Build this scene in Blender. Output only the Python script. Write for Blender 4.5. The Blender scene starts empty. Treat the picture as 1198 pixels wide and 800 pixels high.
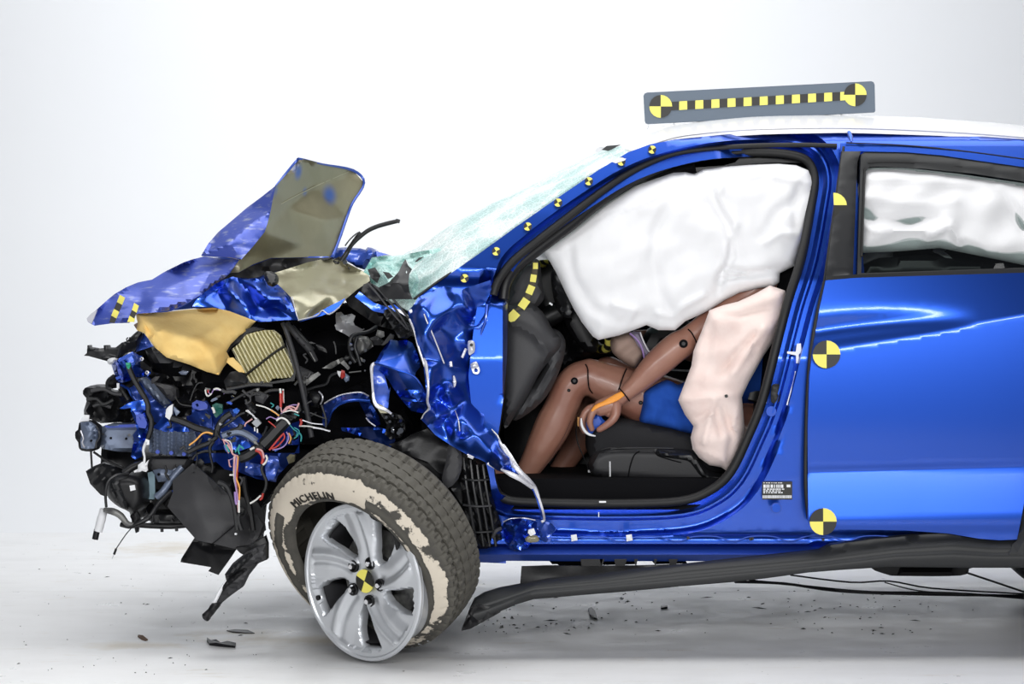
import bpy, bmesh, math, random
import numpy as np
from mathutils import Vector, Matrix, noise
from mathutils.geometry import delaunay_2d_cdt
random.seed(7)
S = bpy.context.scene
COL = S.collection
# ---------------------------------------------------------------- camera, world, lights, exposure
FPX, CAMY, CAMZ, HOR = 2470.0, -6.5, 1.1, 354.0      # focal length in pixels of the 1198 px frame, camera place, horizon row
cd = bpy.data.cameras.new('camera'); cam = bpy.data.objects.new('camera', cd); COL.objects.link(cam)
cam.location = (0, CAMY, CAMZ); cam.rotation_euler = (math.pi/2, 0, 0)
cd.sensor_width = 36; cd.lens = 36*FPX/1198; cd.shift_y = (HOR-400)/1198; cd.clip_end = 60
S.camera = cam
S.view_settings.view_transform = 'Standard'; S.view_settings.look = 'None'
S.view_settings.gamma = 1; S.view_settings.use_curve_mapping = False
S.view_settings.exposure = 0.06
w = bpy.data.worlds.new('studio_air'); S.world = w; w.use_nodes = True
bg = w.node_tree.nodes['Background']; bg.inputs[0].default_value = (0.80, 0.87, 1.0, 1); bg.inputs[1].default_value = 0.09
def area(name, loc, target, sx, sy, power, col=(1, 1, 1)):
    l = bpy.data.lights.new(name, 'AREA'); l.shape = 'RECTANGLE'; l.size = sx; l.size_y = sy
    l.energy = power; l.color = col
    o = bpy.data.objects.new(name, l); COL.objects.link(o); o.location = loc
    o.rotation_euler = (Vector(target)-Vector(loc)).to_track_quat('-Z', 'Y').to_euler(); return o
area('front_softbox', (0.3, -4.6, 1.66), (0.2, 0.6, 0.6), 5.0, .36, 175)
area('overhead_softbox', (0.0, 0.2, 3.6), (0.0, 0.5, 0.0), 5.0, 2.6, 150)
area('backdrop_light', (-0.3, 2.6, 4.2), (-0.3, 6.6, 2.6), 5.5, 1.0, 200, (0.97, 0.985, 1))

# ---------------------------------------------------------------- helpers
def P(px, py, y):
    D = y-CAMY
    return Vector(((px-599)/FPX*D, y, CAMZ-(py-HOR)/FPX*D))
def Z(x0, y0, s): return lambda pts: [(x0+p[0]/s, y0+p[1]/s)+tuple(p[2:]) for p in pts]
zA = Z(80,170,2.9625); zB = Z(80,370,4.704); zC = Z(80,500,3.333); zE = Z(280,330,3.808)
zG = Z(420,160,3.328); zK = Z(420,290,2.222); zL = Z(560,160,2.852); zM = Z(560,350,2.9625)
zW = Z(290,490,2.667); zN = Z(740,80,2.6157); zO = Z(920,130,1.5094); zQ = Z(540,560,2.852); zR = Z(860,540,3.5444)
z1 = Z(80,380,7.987); z2 = Z(200,430,7.987); z3 = Z(80,480,7.987); z4 = Z(200,520,7.987)
z5 = Z(350,360,7.987); z6 = Z(350,440,7.987); z7 = Z(380,250,7.987); z8 = Z(100,600,5.209)
f1 = Z(470,310,6.656); f2 = Z(470,420,6.656); f3 = Z(530,520,5.714)
d1 = Z(640,360,5); d2 = Z(780,320,5); s1 = Z(660,480,5.445); b1 = Z(860,470,4.444); r1 = Z(960,130,3.811)

WL = {}                                                 # world place of every object
def mk(name, verts, faces, mat, parent=None, smooth=35, recalc=True, label=None, mats=None, fmat=None):
    verts = [Vector(v) for v in verts]
    lo = [min(v[i] for v in verts) for i in range(3)]; hi = [max(v[i] for v in verts) for i in range(3)]
    c = Vector(((lo[0]+hi[0])/2, (lo[1]+hi[1])/2, lo[2]))
    me = bpy.data.meshes.new(name); me.from_pydata([v-c for v in verts], [], [tuple(f) for f in faces])
    for m in (mats or [mat]): me.materials.append(m)
    if fmat: me.polygons.foreach_set('material_index', fmat)
    bm = bmesh.new(); bm.from_mesh(me)
    if recalc: bmesh.ops.recalc_face_normals(bm, faces=bm.faces)
    for f in bm.faces: f.smooth = smooth > 0
    if smooth > 0:
        a = math.radians(smooth)
        for e in bm.edges:
            if len(e.link_faces) == 2 and e.calc_face_angle(0) > a: e.smooth = False
    bm.to_mesh(me); bm.free()
    o = bpy.data.objects.new(name, me); COL.objects.link(o)
    if parent is not None: o.parent = parent; o.location = c-WL[parent.name]
    else: o.location = c
    WL[o.name] = c
    if label: o['label'] = label
    return o
def empty(name, loc, parent=None):
    o = bpy.data.objects.new(name, None); COL.objects.link(o); o.empty_display_size = .1
    loc = Vector(loc); WL[o.name] = loc
    if parent is not None: o.parent = parent; o.location = loc-WL[parent.name]
    else: o.location = loc
    return o
def tag(o, label=None, cat=None, group=None, kind=None):
    if label: o['label'] = label
    if cat: o['category'] = cat
    if group: o['group'] = group
    if kind: o['kind'] = kind
    return o

def resample(loop, s):
    out = []
    n = len(loop)
    for i in range(n):
        a = np.array(loop[i][:2], float); b = np.array(loop[(i+1) % n][:2], float)
        k = max(1, int(math.ceil(np.linalg.norm(b-a)/s)))
        for j in range(k): out.append(a+(b-a)*j/k)
    return np.array(out)
def catmull(pts, k=5, closed=False):
    pts = [np.array(p, float) for p in pts]; n = len(pts); out = []
    if n < 3 and not closed:
        return [pts[0]+(pts[1]-pts[0])*j/k for j in range(k+1)]
    rng = range(n if closed else n-1)
    for i in rng:
        if closed: p0, p1, p2, p3 = pts[i-1], pts[i], pts[(i+1) % n], pts[(i+2) % n]
        else: p0, p1, p2, p3 = pts[max(i-1, 0)], pts[i], pts[i+1], pts[min(i+2, n-1)]
        for j in range(k):
            t = j/k
            out.append(.5*((2*p1)+(-p0+p2)*t+(2*p0-5*p1+4*p2-p3)*t*t+(-p0+3*p1-3*p2+p3)*t**3))
    if not closed: out.append(pts[-1])
    return out
def rnd(loop, k=4): return [tuple(p) for p in catmull([q[:2] for q in loop], k, True)]      # rounded outline
def inside(pts, loops):
    r = np.zeros(len(pts), bool)
    for lp in loops:
        x, y = pts[:, 0], pts[:, 1]
        a = lp; b = np.roll(lp, -1, 0)
        for (x1, y1), (x2, y2) in zip(a, b):
            if y1 == y2: continue
            c = ((y1 > y) != (y2 > y)) & (x < (x2-x1)*(y-y1)/(y2-y1)+x1)
            r ^= c
    return r
def dist(pts, loops, closed=True):
    d = np.full(len(pts), 1e9)
    for lp in loops:
        lp = np.array([q[:2] for q in lp], float)
        a = lp if closed else lp[:-1]; b = np.roll(lp, -1, 0) if closed else lp[1:]
        for p, q in zip(a, b):
            v = q-p; L = v@v
            if L < 1e-9: continue
            t = np.clip(((pts-p)@v)/L, 0, 1)
            d = np.minimum(d, np.hypot(*(pts-(p+t[:, None]*v)).T))
    return d
def region(loops, s, guides=()):
    ls = [resample(l, s) for l in loops]
    gp = []
    for g_ in guides:
        q = [np.array(a[:2], float) for a in g_]
        for a, b in zip(q, q[1:]):
            k = max(1, int(math.ceil(np.linalg.norm(b-a)/(s*.8))))
            gp += [a+(b-a)*j/k for j in range(k)]
        gp.append(q[-1])
    if gp:
        gp = np.array(gp); gp = gp[inside(gp, ls)]; gp = gp[dist(gp, ls) > s*.2]
    lo = ls[0].min(0); hi = ls[0].max(0)
    g = []
    r = 0; y = lo[1]
    while y < hi[1]:
        x = lo[0]+(s/2 if r % 2 else 0)
        while x < hi[0]: g.append((x, y)); x += s
        y += s*.866; r += 1
    if g:
        g = np.array(g); g = g[inside(g, ls)]
        if len(g): g = g[dist(g, ls) > s*.55]
        if len(g) and len(gp):
            dd = np.concatenate([((g[i:i+400, None]-gp[None])**2).sum(2).min(1) for i in range(0, len(g), 400)]); g = g[dd > (s*.6)**2]
    if len(gp): g = list(g)+list(gp)
    V = []; E = []
    for l in ls:
        b = len(V); n = len(l)
        V += [Vector(p) for p in l]; E += [(b+i, b+(i+1) % n) for i in range(n)]
    V += [Vector(p) for p in g] if len(g) else []
    r = delaunay_2d_cdt(V, E, [], 0, 1e-5)
    pts = np.array([tuple(v) for v in r[0]]); tr = [f for f in r[2]]
    cen = np.array([pts[list(f)].mean(0) for f in tr]); ok = inside(cen, ls)
    tr = [f for f, k in zip(tr, ok) if k]
    used = sorted({i for f in tr for i in f}); mp = {u: i for i, u in enumerate(used)}
    pts = pts[used]; tr = [tuple(mp[i] for i in f) for f in tr]
    return pts, tr, dist(pts, ls)
def facet(cp):
    """piecewise flat depth through control points (px, py, y): crisp folds"""
    cp = [(float(a), float(b), float(c)) for a, b, c in cp]
    r = delaunay_2d_cdt([Vector(c[:2]) for c in cp], [], [], 0, 1e-6)
    A = np.array([tuple(v) for v in r[0]]); yy = np.array([cp[o[0]][2] for o in r[3]]); T = r[2]
    def f(p):
        x = np.asarray(p, float); out = np.full(len(x), np.nan)
        for t in T:
            a, b, c = A[list(t)]; M = np.array([[b[0]-a[0], c[0]-a[0]], [b[1]-a[1], c[1]-a[1]]])
            if abs(np.linalg.det(M)) < 1e-9: continue
            q = (x-a)@np.linalg.inv(M).T
            k = (q[:, 0] >= -1e-6) & (q[:, 1] >= -1e-6) & (q.sum(1) <= 1+1e-6)
            ya, yb, yc = yy[list(t)]
            out[k] = ya+q[k, 0]*(yb-ya)+q[k, 1]*(yc-ya)
        bad = np.isnan(out)
        if bad.any():
            xb = x[bad]; dd = ((xb[:, None, :]-A[None])**2).sum(2)+1e-3; wt = 1/dd**1.5
            out[bad] = (wt*yy).sum(1)/wt.sum(1)
        return out
    return f
def crumple(amp, lam, seed=0, warp=.6):
    rs = np.random.RandomState(seed); th = rs.rand(4)*math.pi; ph = rs.rand(4)*6; lm = lam*(.6+rs.rand(4)*1.1)
    def f(p):
        p = np.asarray(p, float); out = np.zeros(len(p))
        wx = np.sin(p[:, 1]/lam*1.3+ph[0])+np.sin((p[:, 0]+p[:, 1])/lam*.7+ph[1])
        for i in range(4):
            u = (p[:, 0]*math.cos(th[i])+p[:, 1]*math.sin(th[i]))/lm[i]+ph[i]+warp*wx*.3
            out += (np.abs((u % 2)-1)-.5)*amp*(1, .7, .5, .35)[i]
        return out
    return f
def offset(loop, d):
    q = np.array([a[:2] for a in loop], float); q = np.array([tuple(a) for a in resample(q, 3.5)])
    t = np.roll(q, -2, 0)-np.roll(q, 2, 0); n = np.stack([t[:, 1], -t[:, 0]], 1); n /= np.linalg.norm(n, axis=1)[:, None]+1e-9
    if inside(q[:1]+n[:1]*2, [np.array(loop)[:, :2]])[0]: n = -n
    r = q+n*d; r = r[dist(r, [q]) > abs(d)-.6]
    return r
def const(v): return lambda p: np.full(len(p), float(v))
def addf(*fs): return lambda p: sum(f(p) for f in fs)
def shape(name, outline, y, mat, parent=None, t=.004, T=0, R=8, s=8, wr=None, holes=(), back=None, smooth=35, label=None, guides=(), mats=None, pick=None, relax=0):
    """closed solid from an outline: y depth (number, function or facet list), t plate thickness, T bulge with edge radius R px"""
    if isinstance(y, (int, float)): Y = const(y)
    elif isinstance(y, list): Y = facet(y)
    else: Y = y
    pts, tr, d = region([outline]+list(holes), s, guides)
    base = Y(pts)
    prof = np.sqrt(np.clip(1-(1-np.clip(d/R, 0, 1))**2, 0, 1)) if T else np.zeros(len(pts))
    if relax:
        ad = [[] for _ in pts]
        for f in tr:
            for a, b in zip(f, f[1:]+f[:1]): ad[a].append(b); ad[b].append(a)
        if wr: base = base-wr(pts); wr = None
        for _ in range(relax): base = .4*base+.6*np.array([base[q].mean() if q else v for q, v in zip(ad, base)])
    w_ = wr(pts)*np.clip(d/max(R*.5, 1), 0, 1) if wr else 0
    fy = base-T*prof-w_
    bt = T if back is None else back
    n = len(pts)
    vf = [P(p[0], p[1], float(q)) for p, q in zip(pts, fy)]
    vb = [Vector((v.x, float(b)+t+bt*pr, v.z)) for v, b, pr in zip(vf, base+(-w_ if wr and not T else 0), prof)]
    F = list(tr)+[tuple(i+n for i in reversed(f)) for f in tr]
    fm = [0]*len(F)
    if pick is not None:
        cen = np.array([pts[list(f)].mean(0) for f in tr]); k = pick(cen); fm = [int(a) for a in k]+[int(a) for a in k]
    cnt = {}
    for f in tr:
        for a, b in zip(f, f[1:]+f[:1]): cnt.setdefault((min(a, b), max(a, b)), []).append((a, b))
    for k, v in cnt.items():
        if len(v) == 1: a, b = v[0]; F.append((b, a, a+n, b+n)); fm.append(fm[0] if pick is None else 0)
    return mk(name, vf+vb, F, mat, parent, smooth, True, label, mats, fm if mats else None)
def sweep(pts, rad, sides=8, cap=True, flat=None):
    """tube vertices and faces along world points; rad number or list; flat = (axis Vector, squash)"""
    pts = [Vector(p) for p in pts]; n = len(pts)
    rs = rad if hasattr(rad, '__len__') else [rad]*n
    V = []; F = []; up = None
    for i in range(n):
        d = (pts[min(i+1, n-1)]-pts[max(i-1, 0)])
        if d.length < 1e-9: d = Vector((1, 0, 0))
        d.normalize()
        if up is None: up = Vector((0, -1, 0)) if abs(d.y) < .9 else Vector((0, 0, 1))
        s_ = d.cross(up); s_.normalize(); up = s_.cross(d); up.normalize()
        for k in range(sides):
            a = 2*math.pi*k/sides; o = s_*math.cos(a)*rs[i]+up*math.sin(a)*rs[i]
            if flat: ax, q = flat; o = o-ax*(o.dot(ax))*(1-q)
            V.append(pts[i]+o)
    for i in range(n-1):
        for k in range(sides):
            k2 = (k+1) % sides; F.append((i*sides+k, i*sides+k2, (i+1)*sides+k2, (i+1)*sides+k))
    if cap: F.append(tuple(range(sides))[::-1]); F.append(tuple((n-1)*sides+k for k in range(sides)))
    return V, F
def tube(name, pts, r, mat, parent=None, sides=7, k=4, closed=False, label=None, flat=None, y=None):
    """pts (px, py, y), radius in px"""
    if y is not None: pts = [(p[0], p[1], y) for p in pts]
    c = catmull(pts, k, closed)
    wp = [P(*q) for q in c]
    if closed: wp.append(wp[0])
    if hasattr(r, '__len__'):
        m = len(c); rr = [float(np.interp(i/(m-1)*(len(r)-1), range(len(r)), r))/380 for i in range(m)]
        if closed: rr.append(rr[0])
    else: rr = r/380
    V, F = sweep(wp, rr, sides, flat=flat)
    return mk(name, V, F, mat, parent, 50, label=label)
def box(name, c, sz, mat, parent=None, rot=(0, 0, 0), bev=0, label=None):
    from mathutils import Euler
    bm = bmesh.new(); bmesh.ops.create_cube(bm, size=1)
    for v in bm.verts: v.co = Vector((v.co.x*sz[0], v.co.y*sz[1], v.co.z*sz[2]))
    if bev: bmesh.ops.bevel(bm, geom=bm.edges[:], offset=bev, segments=2, affect='EDGES', profile=.7)
    M = Euler(rot).to_matrix()
    V = [Vector(c)+M@v.co for v in bm.verts]; F = [[v.index for v in f.verts] for f in bm.faces]
    bm.free(); return mk(name, V, F, mat, parent, 30, label=label)
def frame(n, up=Vector((0, 0, 1))):
    n = Vector(n).normalized(); x = up.cross(n); x.normalize(); y = n.cross(x); return Matrix((x, y, n)).transposed()
def lathe(prof, seg, M, c, name, mat, parent, radf=None, smooth=35, closed=True, label=None):
    V = []; F = []; m = len(prof)
    for i in range(seg):
        a = 2*math.pi*i/seg
        for j, (r, z) in enumerate(prof):
            rr = r if radf is None else radf(j, i, r)
            V.append(Vector(c)+M@Vector((rr*math.cos(a), rr*math.sin(a), z)))
    for i in range(seg):
        i2 = (i+1) % seg
        for j in range(m if closed else m-1):
            j2 = (j+1) % m; F.append((i*m+j, i2*m+j, i2*m+j2, i*m+j2))
    return mk(name, V, F, mat, parent, smooth, label=label)
def disc(name, c, n, r, th, mat, parent, seg=16, label=None, ry=None):
    M = frame(n); c = Vector(c); V = []; ry = ry or r
    for z in (0, th):
        for i in range(seg):
            a = 2*math.pi*i/seg; V.append(c+M@Vector((r*math.cos(a), ry*math.sin(a), z)))
    F = [tuple(range(seg))[::-1], tuple(range(seg, 2*seg))]+[(i, (i+1) % seg, seg+(i+1) % seg, seg+i) for i in range(seg)]
    return mk(name, V, F, mat, parent, 40, label=label)
def target(name, c, n, r, parent, rot=0, half=False, th=.0015, label=None, flip=False, upv=Vector((0, 0, 1))):
    """quartered yellow and black marker disc"""
    M = frame(n, upv); c = Vector(c); V = []; F = []; fm = []
    q = 5
    for k in range(4):
        if half and k in (1, 2): continue
        b = len(V)
        ring = [Vector((0, 0, 0))]+[Vector((r*math.cos(rot+(k+j/q)*math.pi/2), r*math.sin(rot+(k+j/q)*math.pi/2), 0)) for j in range(q+1)]
        for z in (0, th): V += [c+M@(v+Vector((0, 0, z))) for v in ring]
        m = len(ring)
        F.append(tuple(range(b, b+m))[::-1]); F.append(tuple(range(b+m, b+2*m)))
        F += [(b+i, b+(i+1) % m, b+m+(i+1) % m, b+m+i) for i in range(m)]
        fm += [(k+flip) % 2]*(m+2)
    return mk(name, V, F, None, parent, 0, label=label, mats=[YEL, BLKP], fmat=fm)

# ---------------------------------------------------------------- materials
def mat(name, col, rough=.5, metal=0, coat=0, spec=.5, bump=None, var=None, alpha=None, sheen=0, trans=0):
    m = bpy.data.materials.new(name); m.use_nodes = True; nt = m.node_tree; N = nt.nodes; L = nt.links
    b = N['Principled BSDF']; b.inputs['Base Color'].default_value = (*col, 1)
    b.inputs['Roughness'].default_value = rough; b.inputs['Metallic'].default_value = metal
    b.inputs['Coat Weight'].default_value = coat; b.inputs['Coat Roughness'].default_value = .12
    b.inputs['Specular IOR Level'].default_value = spec; b.inputs['Sheen Weight'].default_value = sheen
    b.inputs['Transmission Weight'].default_value = trans
    tc = N.new('ShaderNodeTexCoord')
    if var:      # (scale, second colour, low, high[, stretch])
        nz = N.new('ShaderNodeTexNoise'); nz.inputs['Scale'].default_value = var[0]; nz.inputs['Detail'].default_value = 6
        rp = N.new('ShaderNodeValToRGB'); rp.color_ramp.elements[0].position = var[2]; rp.color_ramp.elements[1].position = var[3]
        rp.color_ramp.elements[0].color = (*col, 1); rp.color_ramp.elements[1].color = (*var[1], 1)
        mp = N.new('ShaderNodeMapping')
        if len(var) > 4: mp.inputs['Scale'].default_value = var[4]
        L.new(tc.outputs['Object'], mp.inputs[0]); L.new(mp.outputs[0], nz.inputs['Vector'])
        L.new(nz.outputs['Fac'], rp.inputs[0]); L.new(rp.outputs[0], b.inputs['Base Color'])
    if bump:     # (scale, strength, distance)
        nz = N.new('ShaderNodeTexNoise'); nz.inputs['Scale'].default_value = bump[0]; nz.inputs['Detail'].default_value = 5
        bp = N.new('ShaderNodeBump'); bp.inputs['Strength'].default_value = bump[1]; bp.inputs['Distance'].default_value = bump[2]
        L.new(tc.outputs['Object'], nz.inputs['Vector']); L.new(nz.outputs['Fac'], bp.inputs['Height']); L.new(bp.outputs[0], b.inputs['Normal'])
    return m
PAINT = mat('blue_metallic_paint', (0.017, 0.076, 0.45), .34, .93, .6, bump=(900, .04, .001))
PAINT_IN = mat('blue_primer_paint', (0.02, 0.065, 0.36), .38, .55, .6)
PAINT_WORN = mat('scuffed_blue_paint', (0.05, 0.085, 0.40), .42, .4, .3, var=(30, (.34, .37, .46), .56, .80, (.6, 1, 2.2)), bump=(60, .3, .002))
EDGE = mat('bare_torn_metal', (0.62, 0.62, 0.66), .4, .6, bump=(200, .5, .002))
OLIVE = mat('khaki_hood_underside', (0.17, 0.155, 0.095), .38, .35, .35, var=(5, (.23, .21, .135), .4, .7))
OLIVE2 = mat('pale_khaki_metal', (0.32, 0.305, 0.21), .35, .4, .3, var=(9, (.22, .2, .13), .45, .7))
FOAM = mat('yellow_foam', (0.90, 0.64, 0.24), .9, var=(9, (.80, .50, .15), .45, .75), bump=(70, .5, .003))
FILT = mat('cream_filter_paper', (0.80, 0.75, 0.48), .9)
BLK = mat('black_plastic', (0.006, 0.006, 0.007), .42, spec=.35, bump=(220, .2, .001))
BLK2 = mat('satin_black_plastic', (0.012, 0.0125, 0.014), .38, spec=.4, bump=(120, .15, .001))
BLKP = mat('black_print', (0.012, 0.011, 0.008), .5)
DARK = mat('dark_cavity_plastic', (0.003, 0.003, 0.004), .8, spec=.1)
GRYP = mat('charcoal_liner_plastic', (0.036, 0.036, 0.039), .55, spec=.4, bump=(90, .25, .002))
TRIM = mat('charcoal_trim_plastic', (0.018, 0.019, 0.020), .5, spec=.4, bump=(400, .2, .001))
STEEL = mat('blue_grey_steel', (0.17, 0.21, 0.30), .45, .25, .2, var=(14, (.10, .12, .17), .45, .7))
GREYM = mat('grey_cast_metal', (0.22, 0.22, 0.21), .5, .6, var=(30, (.10, .10, .10), .4, .65))
WHT = mat('white_plastic', (0.75, 0.76, 0.78), .5)
YEL = mat('yellow_marker', (0.82, 0.74, 0.14), .6)
RUB = mat('rubber_seal', (0.006, 0.006, 0.0065), .55, spec=.4, bump=(150, .2, .001))
CLOTH = mat('white_airbag_cloth', (0.76, 0.76, 0.77), .85, sheen=.15, bump=(9, .25, .012))
CLOTH2 = mat('grey_white_airbag_cloth', (0.66, 0.66, 0.67), .85, sheen=.2, bump=(14, .3, .012))
PINK = mat('pale_pink_airbag_cloth', (0.80, 0.66, 0.61), .85, sheen=.2, var=(14, (.74, .57, .52), .45, .8), bump=(24, .3, .01))
SKIN = mat('brown_vinyl_skin', (0.31, 0.15, 0.105), .42, coat=.1, var=(7, (.24, .10, .07), .42, .7))
SHORTS = mat('blue_cotton', (0.012, 0.065, 0.34), .9, sheen=0, spec=.2, bump=(500, .2, .001))
SEAT = mat('charcoal_seat_vinyl', (0.014, 0.014, 0.016), .5, spec=.35, bump=(350, .25, .001))
SEATF = mat('charcoal_seat_fabric', (0.018, 0.018, 0.020), .85, spec=.2, bump=(600, .4, .001))
ROOFW = mat('white_roof_paint', (0.80, 0.80, 0.81), .3, coat=.6)
BOARD = mat('slate_board', (0.10, 0.13, 0.17), .6)
ORANGE = mat('orange_tracer_paint', (0.80, 0.30, 0.03), .5)
BLUEP = mat('blue_tracer_paint', (0.02, 0.09, 0.50), .5)
ALLOY = mat('silver_alloy_paint', (0.60, 0.62, 0.65), .34, .6, .5)
ALLOYD = mat('dark_wheel_barrel', (0.05, 0.05, 0.055), .5, .5)
CHROME = mat('chrome', (0.75, 0.75, 0.77), .12, 1)
BEIGE = mat('beige_fabric', (0.30, 0.21, 0.17), .8)
def wirem(n, c): return mat(n, c, .4)
W = dict(red=wirem('red_wire', (.48, .03, .02)), white=wirem('white_wire', (.75, .75, .72)), teal=wirem('teal_wire', (.02, .32, .32)),
         orange=wirem('orange_wire', (.80, .38, .08)), purple=wirem('lilac_wire', (.34, .22, .50)), pink=wirem('pink_wire', (.62, .33, .33)),
         green=wirem('green_plastic', (.02, .36, .20)), blue=wirem('bright_blue_plastic', (.03, .14, .62)))
def glass(name, tint, fac):
    m = bpy.data.materials.new(name); m.use_nodes = True; N = m.node_tree.nodes; L = m.node_tree.links
    N.remove(N['Principled BSDF']); out = N['Material Output']
    a = N.new('ShaderNodeBsdfTransparent'); a.inputs[0].default_value = (*tint, 1)
    g = N.new('ShaderNodeBsdfGlossy'); g.inputs['Roughness'].default_value = .02
    fr = N.new('ShaderNodeFresnel'); fr.inputs[0].default_value = 1.45
    x = N.new('ShaderNodeMixShader'); L.new(fr.outputs[0], x.inputs[0]); L.new(a.outputs[0], x.inputs[1]); L.new(g.outputs[0], x.inputs[2])
    L.new(x.outputs[0], out.inputs[0]); return m
GLASS = glass('tinted_window_glass', (.84, .88, .87), .1)
def cracked():
    m = bpy.data.materials.new('shattered_laminated_glass'); m.use_nodes = True; N = m.node_tree.nodes; L = m.node_tree.links
    b = N['Principled BSDF']; out = N['Material Output']; b.inputs['Roughness'].default_value = .35
    tc = N.new('ShaderNodeTexCoord'); mp = N.new('ShaderNodeMapping'); mp.inputs['Scale'].default_value = (1, .45, 1)
    L.new(tc.outputs['Object'], mp.inputs[0])
    v = N.new('ShaderNodeTexVoronoi'); v.feature = 'DISTANCE_TO_EDGE'; v.inputs['Scale'].default_value = 34; L.new(mp.outputs[0], v.inputs['Vector'])
    v2 = N.new('ShaderNodeTexVoronoi'); v2.feature = 'DISTANCE_TO_EDGE'; v2.inputs['Scale'].default_value = 110; L.new(mp.outputs[0], v2.inputs['Vector'])
    nz = N.new('ShaderNodeTexNoise'); nz.inputs['Scale'].default_value = 7; nz.inputs['Detail'].default_value = 5; L.new(tc.outputs['Object'], nz.inputs['Vector'])
    c = N.new('ShaderNodeValToRGB'); c.color_ramp.elements[0].position = .38; c.color_ramp.elements[1].position = .55
    c.color_ramp.elements[0].color = (.52, .72, .70, 1); c.color_ramp.elements[1].color = (.90, .96, .95, 1)
    L.new(nz.outputs['Fac'], c.inputs[0]); L.new(c.outputs[0], b.inputs['Base Color'])
    r1_ = N.new('ShaderNodeValToRGB'); r1_.color_ramp.elements[0].position = 0; r1_.color_ramp.elements[1].position = .05
    r1_.color_ramp.elements[0].color = (1, 1, 1, 1); r1_.color_ramp.elements[1].color = (.55, .55, .55, 1)
    L.new(v.outputs['Distance'], r1_.inputs[0])
    r2 = N.new('ShaderNodeValToRGB'); r2.color_ramp.elements[0].position = 0; r2.color_ramp.elements[1].position = .08
    r2.color_ramp.elements[0].color = (.9, .9, .9, 1); r2.color_ramp.elements[1].color = (.55, .55, .55, 1)
    L.new(v2.outputs['Distance'], r2.inputs[0])
    mx = N.new('ShaderNodeMath'); mx.operation = 'MAXIMUM'; L.new(r1_.outputs[0], mx.inputs[0]); L.new(r2.outputs[0], mx.inputs[1])
    t = N.new('ShaderNodeBsdfTransparent'); t.inputs[0].default_value = (.90, .97, .96, 1)
    x = N.new('ShaderNodeMixShader'); L.new(mx.outputs[0], x.inputs[0]); L.new(t.outputs[0], x.inputs[1]); L.new(b.outputs[0], x.inputs[2])
    bp = N.new('ShaderNodeBump'); bp.inputs['Strength'].default_value = .6; bp.inputs['Distance'].default_value = .004
    L.new(v.outputs['Distance'], bp.inputs['Height']); L.new(bp.outputs[0], b.inputs['Normal'])
    L.new(x.outputs[0], out.inputs[0]); return m
CRACK = cracked()
CRACKG = CRACK.copy(); CRACKG.name = 'green_shattered_glass'
for n_ in CRACKG.node_tree.nodes:
    if n_.bl_idname == 'ShaderNodeValToRGB' and abs(n_.color_ramp.elements[1].color[0]-.90) < .01:
        n_.color_ramp.elements[0].color = (.10, .34, .30, 1); n_.color_ramp.elements[1].color = (.62, .82, .78, 1)
def fp_(px, py): D = CAMZ*FPX/(py-HOR); return ((px-599)/FPX*D, D+CAMY)
STAINS = [(*fp_(155, 755), .22, .10, .7), (*fp_(345, 748), .40, .14, .7), (*fp_(200, 641), .30, .35, .6), (*fp_(280, 740), .2, .1, .6)]
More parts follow.
